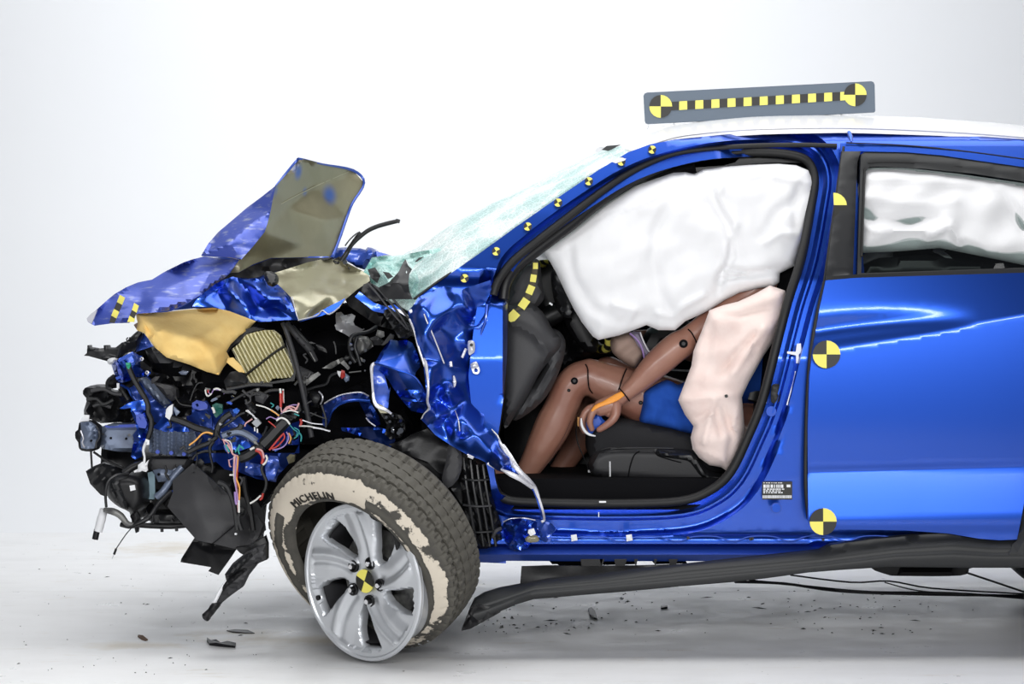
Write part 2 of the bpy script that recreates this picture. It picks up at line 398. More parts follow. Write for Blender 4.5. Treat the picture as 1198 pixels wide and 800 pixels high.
def floor_mat():
    m = mat('white_painted_concrete', (.80, .80, .795), .32, spec=.5, bump=(40, .05, .002)); N = m.node_tree.nodes; L = m.node_tree.links
    b = N['Principled BSDF']; tc = N.new('ShaderNodeTexCoord')
    def noise_ramp(sc, lo, hi, stretch=(1, 1, 1), det=8, off=(0, 0, 0)):
        mp = N.new('ShaderNodeMapping'); mp.inputs['Scale'].default_value = stretch; mp.inputs['Location'].default_value = off
        n = N.new('ShaderNodeTexNoise'); n.inputs['Scale'].default_value = sc; n.inputs['Detail'].default_value = det; n.inputs['Roughness'].default_value = .7
        r = N.new('ShaderNodeMapRange'); r.inputs[1].default_value = lo; r.inputs[2].default_value = hi
        L.new(tc.outputs['Object'], mp.inputs[0]); L.new(mp.outputs[0], n.inputs['Vector']); L.new(n.outputs['Fac'], r.inputs[0]); return r
    def mix(a, bcol, fac, k):
        mm = N.new('ShaderNodeMath'); mm.operation = 'MULTIPLY'; mm.inputs[1].default_value = k; L.new(fac.outputs[0], mm.inputs[0])
        x = N.new('ShaderNodeMix'); x.data_type = 'RGBA'; L.new(mm.outputs[0], x.inputs[0])
        if isinstance(a, tuple): x.inputs[6].default_value = (*a, 1)
        else: L.new(a, x.inputs[6])
        x.inputs[7].default_value = (*bcol, 1); return x.outputs[2]
    c = mix((.86, .86, .86), (.74, .74, .735), noise_ramp(2.2, .45, .75, (1, 2.5, 1)), .6)
    c = mix(c, (.52, .43, .28), noise_ramp(3.5, .60, .78, (.8, 2.4, 1), 8, (3.2, 1, 0)), .7)      # brown fluid stains
    c = mix(c, (.08, .07, .06), noise_ramp(26, .70, .76, (1, .45, 1), 3), .75)                    # scuffs
    geo = N.new('ShaderNodeNewGeometry')
    for (sx, sy, rx, ry, k) in STAINS:
        mp = N.new('ShaderNodeMapping'); mp.vector_type = 'TEXTURE'; mp.inputs['Location'].default_value = (sx, sy, 0); mp.inputs['Scale'].default_value = (rx, ry, 1)
        L.new(geo.outputs['Position'], mp.inputs[0]); ln = N.new('ShaderNodeVectorMath'); ln.operation = 'LENGTH'; L.new(mp.outputs[0], ln.inputs[0])
        n = N.new('ShaderNodeTexNoise'); n.inputs['Scale'].default_value = 9; n.inputs['Detail'].default_value = 8; L.new(geo.outputs['Position'], n.inputs['Vector'])
        ad = N.new('ShaderNodeMath'); ad.operation = 'MULTIPLY_ADD'; ad.inputs[1].default_value = 2.2; L.new(n.outputs['Fac'], ad.inputs[0]); L.new(ln.outputs['Value'], ad.inputs[2])
        r = N.new('ShaderNodeMapRange'); r.inputs[1].default_value = 2.1; r.inputs[2].default_value = 1.2; L.new(ad.outputs[0], r.inputs[0])
        c = mix(c, (.60, .52, .38), r, k)
    L.new(c, b.inputs['Base Color'])
    r = noise_ramp(5, .3, .8); q = N.new('ShaderNodeMapRange'); q.inputs[3].default_value = .25; q.inputs[4].default_value = .5
    L.new(r.outputs[0], q.inputs[0]); L.new(q.outputs[0], b.inputs['Roughness'])
    return m
FLOOR = floor_mat()
BACK = mat('white_backdrop', (.84, .85, .865), .9)
def tyre_mat():
    m = mat('muddy_black_rubber', (.045, .043, .040), .75, bump=(160, .4, .002)); N = m.node_tree.nodes; L = m.node_tree.links
    b = N['Principled BSDF']; tc = N.new('ShaderNodeTexCoord')
    at = N.new('ShaderNodeAttribute'); at.attribute_name = 'mud'
    n = N.new('ShaderNodeTexNoise'); n.inputs['Scale'].default_value = 16; n.inputs['Detail'].default_value = 9; n.inputs['Roughness'].default_value = .65
    L.new(tc.outputs['Object'], n.inputs['Vector'])
    a = N.new('ShaderNodeMath'); a.operation = 'ADD'; L.new(at.outputs['Fac'], a.inputs[0]); L.new(n.outputs['Fac'], a.inputs[1])
    r = N.new('ShaderNodeValToRGB'); e = r.color_ramp.elements; e[0].position = .96; e[1].position = 1.01
    e[0].color = (.045, .042, .036, 1); e[1].color = (.58, .52, .43, 1); x = e.new(.6); x.color = (.075, .070, .058, 1)
    L.new(a.outputs[0], r.inputs[0]); L.new(r.outputs[0], b.inputs['Base Color']); return m
TYRE = tyre_mat()
# ---------------------------------------------------------------- the setting: studio floor and curved backdrop
fl = mk('floor', [(-9, -9, -.03), (9, -9, -.03), (9, 6.0, -.03), (-9, 6.0, -.03), (-9, -9, -.012), (9, -9, -.012), (9, 6.0, -.012), (-9, 6.0, -.012)],
        [(0, 1, 2, 3), (4, 5, 6, 7), (0, 1, 5, 4), (1, 2, 6, 5), (2, 3, 7, 6), (3, 0, 4, 7)], GRYP, None, 0); tag(fl, kind='structure')
def slab(x0, x1, y0, y1):
    o = box('floor_panel', ((x0+x1)/2, (y0+y1)/2, -.006), (x1-x0, y1-y0, .012), FLOOR, fl); return o
seam = 1.54
for (x0, x1) in ((-9, 9),):
    slab(x0, x1, -9, seam-.002); slab(x0, x1, seam+.002, 6.0)
def backdrop():
    prof = [(3.6, 0.0)]
    for k in range(1, 13):
        a = k/12*math.pi/2; prof.append((3.6+3.0*math.sin(a), 3.0*(1-math.cos(a))+.0005*k))
    prof.append((6.6, 6.5)); V = []; F = []
    for x in (-9, 9):
        V += [(x, a, b) for a, b in prof]; V += [(x, a+.05, b-.04) for a, b in prof]
    n = len(prof)
    for i in range(n-1):
        F.append((i, i+1, 2*n+i+1, 2*n+i)); F.append((n+i, n+i+1, 3*n+i+1, 3*n+i))
    F += [(0, n, 3*n, 2*n), (n-1, 2*n-1, 4*n-1, 3*n-1)]
    F.append(tuple(range(n))+tuple(range(2*n-1, n-1, -1))); F.append(tuple(range(2*n, 3*n))+tuple(range(4*n-1, 3*n-1, -1)))
    tag(mk('wall_back', V, F, BACK, None, 60), kind='structure')
backdrop()

# ---------------------------------------------------------------- the car
car = empty('car', (0.6, 0.9, 0)); tag(car, 'blue compact crossover car with its front end crushed and front door removed', 'car')
def part(name): return empty(name, (0, 0, 0), car)          # grouping part whose pieces are sub-parts
def interp(x, xs, ys): return np.interp(x, xs, ys)
def yb(p):                                                  # depth of the outer skin: tumblehome above the belt line
    return interp(p[:, 1], [140, 152, 165, 250, 325, 420, 560, 600, 660], [.36, .30, .24, .13, .04, .0, .02, .04, .06])
SEAL = [(580,573),(588,582),(604,586.5),(644,588),(729,589),(796,586),(830,574),(854,553),(874,513),(892,468),(911,394),(922,352),(938,300),(950,235),(953,208),(946,190),(930,182),(900,178.5),(860,179),(820,184),(770,196),(730,213),(690,238),(650,266),(622,288),(602,306),(594,322),(590,345),(589,420),(583,480),(577,520),(574,550)]
SEALr = rnd(SEAL, 4)
def dseal(p):
    d = dist(p, [SEALr]); ins = inside(p, [np.array(SEALr)]); return np.where(ins, -d, d)
def ybody(p):
    d = dseal(p)
    low = np.clip((p[:, 1]-470)/110, 0, 1)                  # sill: the steps are wider apart
    st = .115-.055*np.clip((d-10)/5, 0, 1)+.03*np.clip((d-17)/3, 0, 1)-.055*np.clip((d-25-8*low)/6, 0, 1)
    hinge = np.clip((600-p[:, 0])/12, 0, 1)*np.clip((p[:, 1]-345)/10, 0, 1)*np.clip((600-p[:, 1])/30, 0, 1)
    st = st*(1-hinge)+.03*hinge
    top = np.clip((335-p[:, 1])/20, 0, 1)*np.clip((900-p[:, 0])/60, 0, 1)
    st = st*(1-top)+top*(.03-.03*np.clip((d-10)/5, 0, 1))
    groove = .02*np.exp(-((p[:, 1]-627)/2.5)**2)*np.clip((900-p[:, 0])/900, .4, 1)
    lowlip = .035*np.clip((p[:, 1]-636)/4, 0, 1)
    return yb(p)+st+groove*(p[:, 1] > 600)+lowlip
bodyout = [(487,347),(517,327),(560,297),(600,268),(650,233),(700,199),(735,178),(760,169),(790,163),(850,157),(900,154),(990,152),(1100,156),(1198,163),(1300,175),
           (1300,210),(1198,200),(1100,186),(1000,180),(1012,330),(1000,560),(1004,600),(1180,604),(1180,655),(800,655.5),(560,655),(556,642),(575,632),(578,600),(573,560),(560,505),(552,480),(548,440),(553,395),(560,345)]
hole = rnd([(584,575),(592,580),(604,583),(644,584),(729,585),(796,582),(828,571),(851,550),(871,511),(889,466),(908,392),(919,351),(935,299),(946.5,235),(949,208),(943,193),(928,186),(900,183),(860,184),(820,188),(772,200),(732,217),(692,242),(652,270),(625,291),(607,308),(598,324),(594,345),(593,420),(587,480),(581,520),(578,550)], 4)
shape('body_side_frame', bodyout, ybody, PAINT, car, t=.012, s=5.5, holes=[hole], smooth=50,
      guides=[[a] for k in (10, 12.5, 15, 17, 20, 25, 28, 31, 33.5, 39) for a in offset(SEALr, k)]+[[(560, v), (945, v)] for v in (622, 624.5, 627, 629.5, 632, 636, 638, 640)]+[[(600, u), (600, u-1)] for u in (350,)]+[[(u, 350), (u, 570)] for u in (588, 594)])
# hanging lower edge: scalloped pinch weld with clips and plugs
sc = [(630, 629)]
x = 640
while x < 1120:
    sc += [(x, 628), (x+14, 632.5 if int(x) % 3 else 633), (x+26, 632.5), (x+40, 628)]; x += 66
tube('pinch_weld', [(a, b-(a-640)*.002, .055) for a, b in sc]+[(1170, 631, .055)], .9, PAINT_IN, car, 5, 3)
sill = shape('sill_underside', [(556,642),(575,640),(1198,640),(1300,640),(1300,660),(1000,656),(700,656.5),(592,656),(592,659),(543,657)], .10, PAINT_IN, car, t=.09, T=.03, R=6, s=10)
for (a, b) in ((671.5,629),(736,629)): shape('white_clip', [(a-3.6,b-3),(a+3,b-4),(a+4.2,b+3),(a-2.8,b+4.2)], .045, WHT, car, t=.004, T=.006, R=3, s=3, label='white trim clip in the sill')
for (a, b) in ((805,629),(880,630),(878,630.5),(963,631)): box('clip_hole', P(a, b, .042), (.008, .01, .008), BLKP, car)
# black rubber seals
tube('door_opening_seal', [(a, b, float(yb(np.array([[a, b]]))[0])+.085) for a, b in SEAL], 5.6, RUB, car, 8, 4, closed=True)
OUTS = [(577,345),(583,328),(600,306),(630,281),(665,254),(700,227),(735,203),(770,186),(800,177.5),(840,173),(880,170.5),(930,169.5),(979,170.5)]
tube('upper_weatherstrip', [(a, b, float(yb(np.array([[a, b]]))[0])+.03) for a, b in OUTS], [5,5,5.5,5.5,5.5,5,4.5,4,3.6,3.2,3,3,3], RUB, car, 8, 4)
shape('pillar_trim_panel', [(600,312),(640,280),(700,234),(760,202),(820,188),(880,184),(900,187),(860,190),(800,206),(752,226),(700,258),(660,290),(622,306),(603,330)], .36, BLK, car, t=.02, T=.02, R=8, s=8)
tube('inner_weatherstrip', [(a, b, float(yb(np.array([[a, b]]))[0])+.06) for a, b in [(589,350),(592,330),(604,312),(632,289),(668,262),(703,234),(740,211),(775,195),(805,186),(840,180.5),(870,178)]], [6,7,7.5,8,8,7.5,7,6.5,5,3.5,2], BLK, car, 8, 4)
# plugs, striker, sticker on the pillars
def pill(name, c, r, y, m, ry=None): return disc(name, P(c[0], c[1], y), (0, -1, 0), r/380, .006, m, car, 16, ry=(ry or r)/380)
pill('rubber_plug', (573,422.5), 5.6, .062, PAINT_IN); pill('rubber_plug', (573,422.5), 4, .055, BLK)
pill('rubber_plug', (566,464), 3.2, .062, PAINT_IN); pill('rubber_plug', (902,481), 6, .075, PAINT_IN)
pill('rubber_plug', (908,594), 6.5, .035, PAINT_IN); pill('rubber_plug', (908,594), 5, .03, PAINT)
shape('latch_cover', rnd([(903,452),(908,449),(913,452),(912,468),(907,472),(902,469)]), .07, BLK, car, t=.004, T=.006, R=4, s=4)
pill('bolt_head', (908,456), 2, .058, RUB); pill('bolt_head', (907,465), 2, .058, RUB)
tube('bare_metal_edge', [(921,474,.06),(925,462,.06),(929,446,.06),(931,434,.06)], [1.5,2.2,1.6,1], EDGE, car, 5, 3)
shape('paint_chip', d2([(704,455),(755,457),(762,410),(785,408),(788,455),(772,475),(775,520),(758,525),(756,478),(705,468)]), .055, WHT, car, t=.002, s=4, label='chipped white marks on the pillar edge')
stk = shape('sticker', b1([(141,415),(297,415),(297,508),(141,508)]), .052, BLKP, car, t=.001, s=12, label='black certification label with white print')
rs = random.Random(3)
for r_, (v0, v1) in enumerate(((419,423),(430,447),(451,457),(460,466),(469,475))):
    u = 147
    end = (235, 255, 258, 235, 240)[r_]
    while u < end:
        wd = rs.choice((5, 7, 9, 12)); shape('printed_letter', b1([(u,v0),(u+wd,v0),(u+wd,v1),(u,v1)]), .0512, WHT, stk, t=.0005, s=30, smooth=0); u += wd+rs.choice((2.5, 3.5, 6))
shape('printed_letter', b1([(268,430),(288,430),(288,444),(268,444)]), .0512, WHT, stk, t=.0005, s=30, smooth=0)
u = 143
while u < 290:
    wd = rs.choice((2, 3, 4.5)); shape('barcode_bar', b1([(u,486),(u+wd,486),(u+wd,501),(u,501)]), .0512, WHT, stk, t=.0005, s=30, smooth=0); u += wd+1.4
for (a, b, c, d) in ((701,586,709,587),(700,599,701,604),(577,361,583,362),(577,389,583,390)):
    shape('chalk_tick', [(a,b),(c,b),(c,d+1),(a,d+1)], .06 if a > 600 else .055, WHT, car, t=.001, s=9, smooth=0)

# roof: crowned white panel, ditch strip, far cant rail
def roof():
    V = []; F = []; nx = 26; ny = 12
    ex = np.interp(np.linspace(0, 1, nx), [0, 1], [742, 1490])
    for i, px in enumerate(ex):
        pe = float(np.interp(px, [742,760,790,850,900,990,1100,1198,1300,1400,1490], [177,168,159.5,152.5,149.5,148,151.5,158.5,170,186,206]))
        a = P(px, pe, .30)
        crown = float(np.interp(px, [742,800,900,1300,1490], [.05,.072,.085,.085,.07]))
        for j in range(ny):
            v = j/(ny-1); y = .30+1.2*v
            fx = a.x-(.10 if px < 760 else .10*max(0, 1-(px-760)/120))*math.sin(math.pi*v)
            V.append((fx, y, a.z+crown*math.sin(math.pi*v)**.8))
    for i in range(nx-1):
        for j in range(ny-1): F.append((i*ny+j, i*ny+j+1, (i+1)*ny+j+1, (i+1)*ny+j))
    n = len(V); V += [(a, b, c-.02) for a, b, c in V]; F += [tuple(k+n for k in f) for f in F]
    rim = [j for j in range(ny)]+[i*ny+ny-1 for i in range(1, nx)]+[(nx-1)*ny+j for j in range(ny-2, -1, -1)]+[i*ny for i in range(nx-2, 0, -1)]
    F += [(rim[k], rim[(k+1) % len(rim)], rim[(k+1) % len(rim)]+n, rim[k]+n) for k in range(len(rim))]
    mk('roof_panel', V, F, ROOFW, car, 40, label='white roof panel')
roof()
tube('roof_ditch_strip', [(752,172.5,.285),(775,164,.285),(800,158,.285),(850,152.5,.285),(900,150,.285),(990,149,.285),(1100,153,.285),(1198,160,.285),(1300,172,.285)], 1.7, ROOFW, car, 6)
tube('roof_seam', [(990,167,.225),(1060,170,.225),(1130,177,.22),(1198,186,.22),(1300,200,.21)], .9, BLKP, car, 5)
tube('rail_joint', [(993,154,.268),(995,160,.255),(996,166,.232)], [2,3,1], PAINT, car, 6)
# far side shell: so the body has a real other side
YF = 1.74
def mir(p): return np.full(len(p), YF)-yb(p)*.8
shape('far_body_side', [(430,560),(420,420),(470,360),(520,335),(610,282),(700,217),(745,194),(800,180),(900,170),(1100,170),(1300,186),(1300,600),(430,600)], mir, PAINT, car, t=.02, s=24,
      holes=[[(600,330),(700,255),(770,222),(900,205),(925,210),(905,325),(600,335)]])
shape('floor_pan', [(480,560),(1300,560),(1300,596),(480,596)], 0.15, DARK, car, t=1.45, s=60, smooth=0)
shape('firewall', [(500,350),(575,345),(560,560),(490,570)], .35, DARK, car, t=1.1, s=30, smooth=0)
shape('far_door_trim', [(560,330),(1300,330),(1300,580),(560,580)], 1.50, DARK, car, t=.03, s=60, smooth=0)
shape('centre_console', [(590,470),(720,430),(900,440),(1000,430),(1000,570),(590,570)], .78, BLK, car, t=.25, T=.03, R=15, s=16)
shape('headliner', [(740,205),(800,186),(900,180),(1100,182),(1300,196),(1300,206),(1100,192),(900,190),(800,197),(748,216)], .36, TRIM, car, t=1.15, s=20, smooth=0)
shape('cabin_bulkhead', [(905,300),(1000,290),(1000,580),(880,580)], .30, DARK, car, t=1.1, s=40, smooth=0)

# windshield: curved shattered glass
def windshield():
    nu, nv = 30, 34; V = []; F = []
    for i in range(nv+1):
        v = i/nv
        ax = np.interp(v, [0, .12, .3, .55, .8, 1], [482, 517, 560, 620, 690, 737]); ay = np.interp(v, [0, .12, .3, .55, .8, 1], [351, 325, 294, 251, 203, 180])
        cx_ = np.interp(v, [0, .1, .3, .6, 1], [436, 470, 540, 632, 716]); cy_ = np.interp(v, [0, .1, .3, .6, 1], [305, 289, 257, 212, 171.5])
        ya = float(np.interp(ay, [165, 250, 325, 350], [.25, .14, .06, .05]))+.02
        a = P(ax, ay, ya); c = P(cx_, cy_, .85); b = Vector((a.x, YF-ya, a.z))
        for j in range(nu+1):
            u = j/nu; s_ = 1-(2*u-1)**2
            q = a.lerp(b, u); m = (a+b)/2; q = q+(c-m)*s_
            dent = max(0, 1-v/.28)*max(0, 1-abs(u-.32)/.5)
            nn = noise.noise(Vector((u*9, v*9, 2)))*.05*dent+.004*noise.noise(Vector((u*16, v*16, 5)))
            q = q+Vector((.0, 0, -1))*(dent*.10)+Vector((.3, 0, 1))*nn*1.2
            V.append(q)
    for i in range(nv):
        for j in range(nu): k = i*(nu+1)+j; F.append((k, k+1, k+nu+2, k+nu+1))
    n = len(V); V += [q+Vector((.004, 0, -.005)) for q in V]; F += [tuple(k+n for k in f) for f in F]
    m = nu+1; rim = [j for j in range(m)]+[i*m+nu for i in range(1, nv+1)]+[nv*m+j for j in range(nu-1, -1, -1)]+[i*m for i in range(nv-1, 0, -1)]
    F += [(rim[k], rim[(k+1) % len(rim)], rim[(k+1) % len(rim)]+n, rim[k]+n) for k in range(len(rim))]
    mk('windshield', V, F, CRACK, car, 60, label='shattered greenish windshield')
windshield()
tube('windshield_edge_strip', [(484,350,.05),(500,338,.05),(517,326,.055),(528,319,.06)], 1.4, RUB, car, 6)
shape('windshield_top_band', z7([(0,0)]) and [(704,175),(710,170.5),(740,168),(760,166),(752,172),(742,176),(735,180)], .50, TRIM, car, t=.01, s=6)
shape('roof_front_edge', zN([(45,215),(95,205),(135,212),(190,190),(245,178),(205,192),(130,225),(60,222)]), .40, TRIM, car, t=.02, s=5)
# pillar reference markers
mk_n = Vector((-.45, -.85, .35))
for (a, b) in ((543.5,325.5),(580.5,294),(617.5,265),(653,237),(689,212),(727,189),(763,175)):
    target('marker_dot', P(a, b, float(yb(np.array([[a, b]]))[0])-.012), (-.1, -1, .15), 5/380, car, rot=.5)
shape('torn_tape', zG([(985,98),(1010,80),(1040,85),(1035,92),(1000,103)]), .17, WHT, car, t=.002, s=5)

# ---------------------------------------------------------------- rear door
door = part('rear_door')
def line(p, a, b): return a[1]+(p[:, 0]-a[0])*(b[1]-a[1])/(b[0]-a[0])
def ydoor(p):
    py = p[:, 1]; px = p[:, 0]
    L1 = line(p, (955,412), (1198,368)); k = 1-np.clip((px-960)/185, 0, 1)**1.5
    belt = 326
    t1 = (py-belt)/(L1-belt)
    y = np.where(py < L1, .036*(1-t1), 0)
    y = y+.016*k*np.exp(-((py-(L1-20*k-4))/ (9+4*k))**2)              # scooped crease
    t2 = np.clip((py-L1)/(550-L1), 0, 1)
    y = np.where(py >= L1, .014*t2**2.2, y)
    Lc = line(p, (944,553), (1198,546))
    kk = 1-.3*np.clip((px-1080)/110, 0, 1)
    dd = np.clip((py-Lc+5)/10, 0, 1); y = np.where(py > Lc-9, y+.007*np.clip((py-Lc+9)/8, 0, 1)*kk-.018*np.clip((py-Lc)/56, 0, 1), y)
    return y-.012+.014*np.clip((py-612)/14, 0, 1)
dsk = [(966,328),(1000,325),(1198,319),(1260,317),(1260,480),(1225,520),(1203,560),(1196,600),(1190,631),(1170,632),(1145,630),(1110,624),(1060,620.5),(1000,619.5),(950,618),(946,608),(945,560),(945,500),(947,440),(952,400),(959,360)]
shape('door_skin', dsk, ydoor, PAINT, door, t=.03, s=5, smooth=60,
      guides=[[(946, 411.8+k), (1255, 357.7+k)] for k in (-30, -24, -19, -15, -11, -8, -5, -2.5, 0, 3)]+[[(944, 553+k), (1198, 546+k), (1255, 545+k)] for k in (-9, -5, -1, 0, 1, 4, 8, 12)])
tube('door_edge_seal', [(965,330,.045),(955,375,.03),(948,420,.02),(944.5,470,.02),(943,520,.02),(943,570,.02),(946,606,.03)], 2.6, RUB, door, 7)
tube('door_edge_seal', [(987,172,.23),(983,200,.19),(976,250,.13),(969,300,.07),(965,330,.045)], 2.2, RUB, door, 7)
shape('door_frame_top', [(984,167.5),(1040,169),(1100,174),(1198,187),(1260,196),(1260,203),(1198,195.5),(1100,181.5),(1060,178),(1007,177),(984,177)], lambda p: yb(p)-.005, PAINT, door, t=.02, s=6)
shape('pillar_applique', [(985,177),(1007,177),(1003,190),(998,322),(966,325),(972,280),(980,225)], lambda p: yb(p)-.01, BLK2, door, t=.02, T=.006, R=4, s=6)
gl_out = [(1003,321),(1007,181),(1012,177.5),(1060,178.5),(1100,182),(1198,195.5),(1260,206),(1260,318),(1198,315)]
gl_in = [(1001.5+6,319.5),(1010,203),(1018,195),(1030,194.5),(1080,197),(1140,203),(1198,212),(1240,220),(1240,313),(1198,313)]
shape('window_frame', gl_out, lambda p: yb(p)+.0, TRIM, door, t=.02, s=6, holes=[gl_in], T=.006, R=5)
tube('frame_lip', [(1008,300,.06),(1010,240,.14),(1012,196,.20),(1018,190.5,.205),(1060,190,.205),(1120,195,.2),(1198,204,.19),(1250,212,.18)], 1.5, RUB, door, 6)
shape('belt_molding', [(966,323.5),(1000,321),(1198,314),(1260,312),(1260,318),(1198,319.5),(966,329.5)], lambda p: yb(p)-.012, BLK2, door, t=.03, T=.008, R=3, s=6)
shape('window_glass', [(1003,322),(1006,195),(1070,192),(1198,205),(1250,213),(1250,320)], lambda p: yb(p)+.03, GLASS, door, t=.004, s=14, label='tinted rear door glass')
for (c, r, fl_, hf, yy) in (((967,414.5),16.2,1,0,-.03),((963,610),15.8,1,0,-.022)):
    target('target_marker', P(c[0], c[1], yy), (0, -1, 0), r/380, door, rot=0, flip=not fl_)
target('target_marker', P(975.5,240,.125), (0, -1, .25), 15.5/380, door, rot=0, half=True)
# rear wheel arch cladding and quarter panel beyond the frame edge
shape('wheel_arch_cladding', [(1190,632),(1196,600),(1203,560),(1225,520),(1260,480),(1275,492),(1240,535),(1225,590),(1228,640),(1235,664),(1180,664),(1150,664)], .0, TRIM, car, t=.05, T=.02, R=6, s=8)
arch = [(1380+150*math.cos(a), 645+150*math.sin(a)) for a in np.linspace(math.radians(-2), math.radians(-152), 14)]
shape('quarter_panel', [(1262,317),(1262,206),(1300,178),(1400,190),(1480,207),(1545,240),(1590,325),(1632,345),(1640,470),(1632,560),(1600,600),(1516,640)]+arch+[(1262,520)], lambda p: yb(p)+.03*np.clip((p[:, 0]-1500)/140, 0, 1)**2*4+.01, PAINT, car, t=.02, s=12, smooth=50)
shape('rear_quarter_glass', [(1285,300),(1285,222),(1340,215),(1430,240),(1445,300)], lambda p: yb(p)-.004, BLK2, car, t=.01, s=12)
shape('rear_bumper', [(1516,636),(1600,596),(1636,560),(1650,600),(1640,650),(1560,664),(1516,664)], .06, TRIM, car, t=1.6, s=20)
shape('tail_lamp', rnd([(1560,345),(1632,348),(1638,390),(1600,400),(1560,375)], 2), .09, W['red'], car, t=.05, T=.02, R=8, s=8)
shape('rear_panel', [(1560,262),(1600,325),(1636,350),(1640,600),(1610,600),(1600,350)], .30, PAINT, car, t=1.15, s=30, smooth=40)
shape('far_quarter', [(1290,180),(1400,192),(1480,210),(1545,240),(1590,325),(1632,345),(1640,600),(1290,600)], mir, PAINT, car, t=.02, s=30)
shape('tailgate_glass', [(1480,209),(1545,242),(1590,325),(1575,330),(1530,248),(1470,214)], .34, BLK2, car, t=1.05, s=20)
rwh = part('rear_wheel'); cw = P(1392,642,.12); cw.z = .345
lathe([(.225,-.01),(.28,0),(.325,-.012),(.342,-.04),(.345,-.10),(.342,-.16),(.325,-.19),(.225,-.19)], 64, frame((0,-1,0)), cw, 'tyre', RUB, rwh)
lathe([(.0001,-.03),(.06,-.02),(.19,-.03),(.22,-.005),(.232,0),(.228,-.03),(.20,-.18),(.0001,-.06)], 64, frame((0,-1,0)), cw, 'rim', ALLOY, rwh, closed=False)
for k in range(5):
    a = k*1.2566; Vs, Fs = sweep([cw+Vector((.05*math.cos(a), -.012, .05*math.sin(a))), cw+Vector((.21*math.cos(a+.2), .0, .21*math.sin(a+.2)))], [.03, .045], 8, flat=(Vector((0,1,0)), .3)); mk('spoke', Vs, Fs, ALLOYD, rwh, 40)
for (a, b, cc) in ((1392,642,1.50), (420,660,1.50)):
    fw = part('road_wheel'); c_ = P(a, b, cc); c_.z = .345; c_.x = P(a, b, .1).x
    lathe([(.0001,0),(.225,-.02),(.28,0),(.325,-.012),(.342,-.04),(.345,-.10),(.342,-.16),(.325,-.19),(.0001,-.19)], 48, frame((0,1,0)), c_, 'tyre', RUB, fw, closed=False)

# hanging side skirt
def SK(t):
    xs = np.arange(545, 1296, 8.0)
    top = np.interp(xs, [540,564,608,625,700,800,960,1048,1115,1160,1198,1300], [700,697,686,680,673,659,645,633,627,632,632,632])
    bot = np.interp(xs, [540,564,608,625,700,800,960,1048,1130,1198,1300], [738,728,707,702,696,690,673,664,664,664,664])
    return list(zip(xs, top+(bot-top)*t))
def yskirt(p):
    top = np.interp(p[:, 0], [540,564,608,625,700,800,960,1048,1115,1160,1198,1300], [700,697,686,680,673,659,645,633,627,632,632,632])
    bot = np.interp(p[:, 0], [540,564,608,625,700,800,960,1048,1130,1198,1300], [738,728,707,702,696,690,673,664,664,664,664])
    t = np.clip((p[:, 1]-top)/(bot-top), 0, 1)
    return .02-.045*np.sin(t*math.pi*.8)+.008*np.exp(-((t-.45)/.09)**2)+np.interp(p[:, 0], [540,640,1100], [.0,.0,.0])
shape('side_skirt', zQ([(0,505),(30,430),(42,405),(75,385),(130,368),(190,357),(290,338),(430,325),(560,308),(720,292),(900,272),(1198,240)])+zR([(400,345),(560,322),(700,310),(800,300),(900,298),(980,308),(1060,325),(1198,322)])+[(1300,632),(1300,666)]+zR([(1198,440),(960,440),(800,438),(640,436),(450,448),(300,460),(120,485)])+zQ([(900,345),(720,360),(560,375),(400,388),(240,402),(180,420),(130,442),(85,470),(50,490)]), yskirt, TRIM, car, t=.05, s=5, smooth=60, guides=[SK(t) for t in (.12,.25,.36,.42,.45,.48,.54,.65,.8,.92)], label='grey plastic side skirt hanging loose')
shape('skirt_backing', zQ([(200,293),(290,290),(430,291),(600,290),(720,286),(800,286),(720,310),(430,345),(195,358)]), .10, BLK, car, t=.015, s=8, wr=crumple(.006,30,4))
for k, (a, b) in enumerate(((395,465),(508,545),(575,582),(640,646),(690,715),(460,470))):
    shape('mounting_tab', zQ([(a,262),(b+8,262),(b,292),(a+6,292)]), .09, BLK, car, t=.01, s=10)
shape('skirt_end_scrap', zQ([(0,508),(28,432),(60,420),(110,430),(130,445),(85,470),(30,500)]), -.02, BLK, car, t=.03, wr=crumple(.02,14,9), s=4)
# things below the floor: exhaust / brake lines and a tray
shape('underbody_tray', rnd(zR([(585,436),(960,436),(970,445),(935,472),(700,474),(630,468)])), .55, BLK, car, t=.25, T=.01, R=5, s=8)
for pts, r in ((zR([(0,498,.5),(200,505,.6),(420,535,.7),(700,548,.8),(1198,556,.9)]), 1.8), (zR([(230,470,.5),(480,500,.6),(640,495,.6),(820,525,.7),(1198,548,.8)]), 1.1),
               (zR([(60,492,.6),(330,520,.7),(560,540,.7),(900,545,.8),(1198,566,.9)]), 1.5), (zR([(960,460,.4),(1080,500,.5),(1198,540,.6)]), 1.3), (zR([(620,500,.7),(760,535,.7),(960,548,.7)]), .8)):
    tube('underbody_line', pts, r, BLK, car, 6)
for i, (a, b) in enumerate(((640,657),(700,658),(760,657),(650,661))):
    shape('underbody_bracket', [(a,b-4),(a+40,b-5),(a+44,b+2),(a+6,b+3)], .7+.1*i, DARK, car, t=.1, s=14)
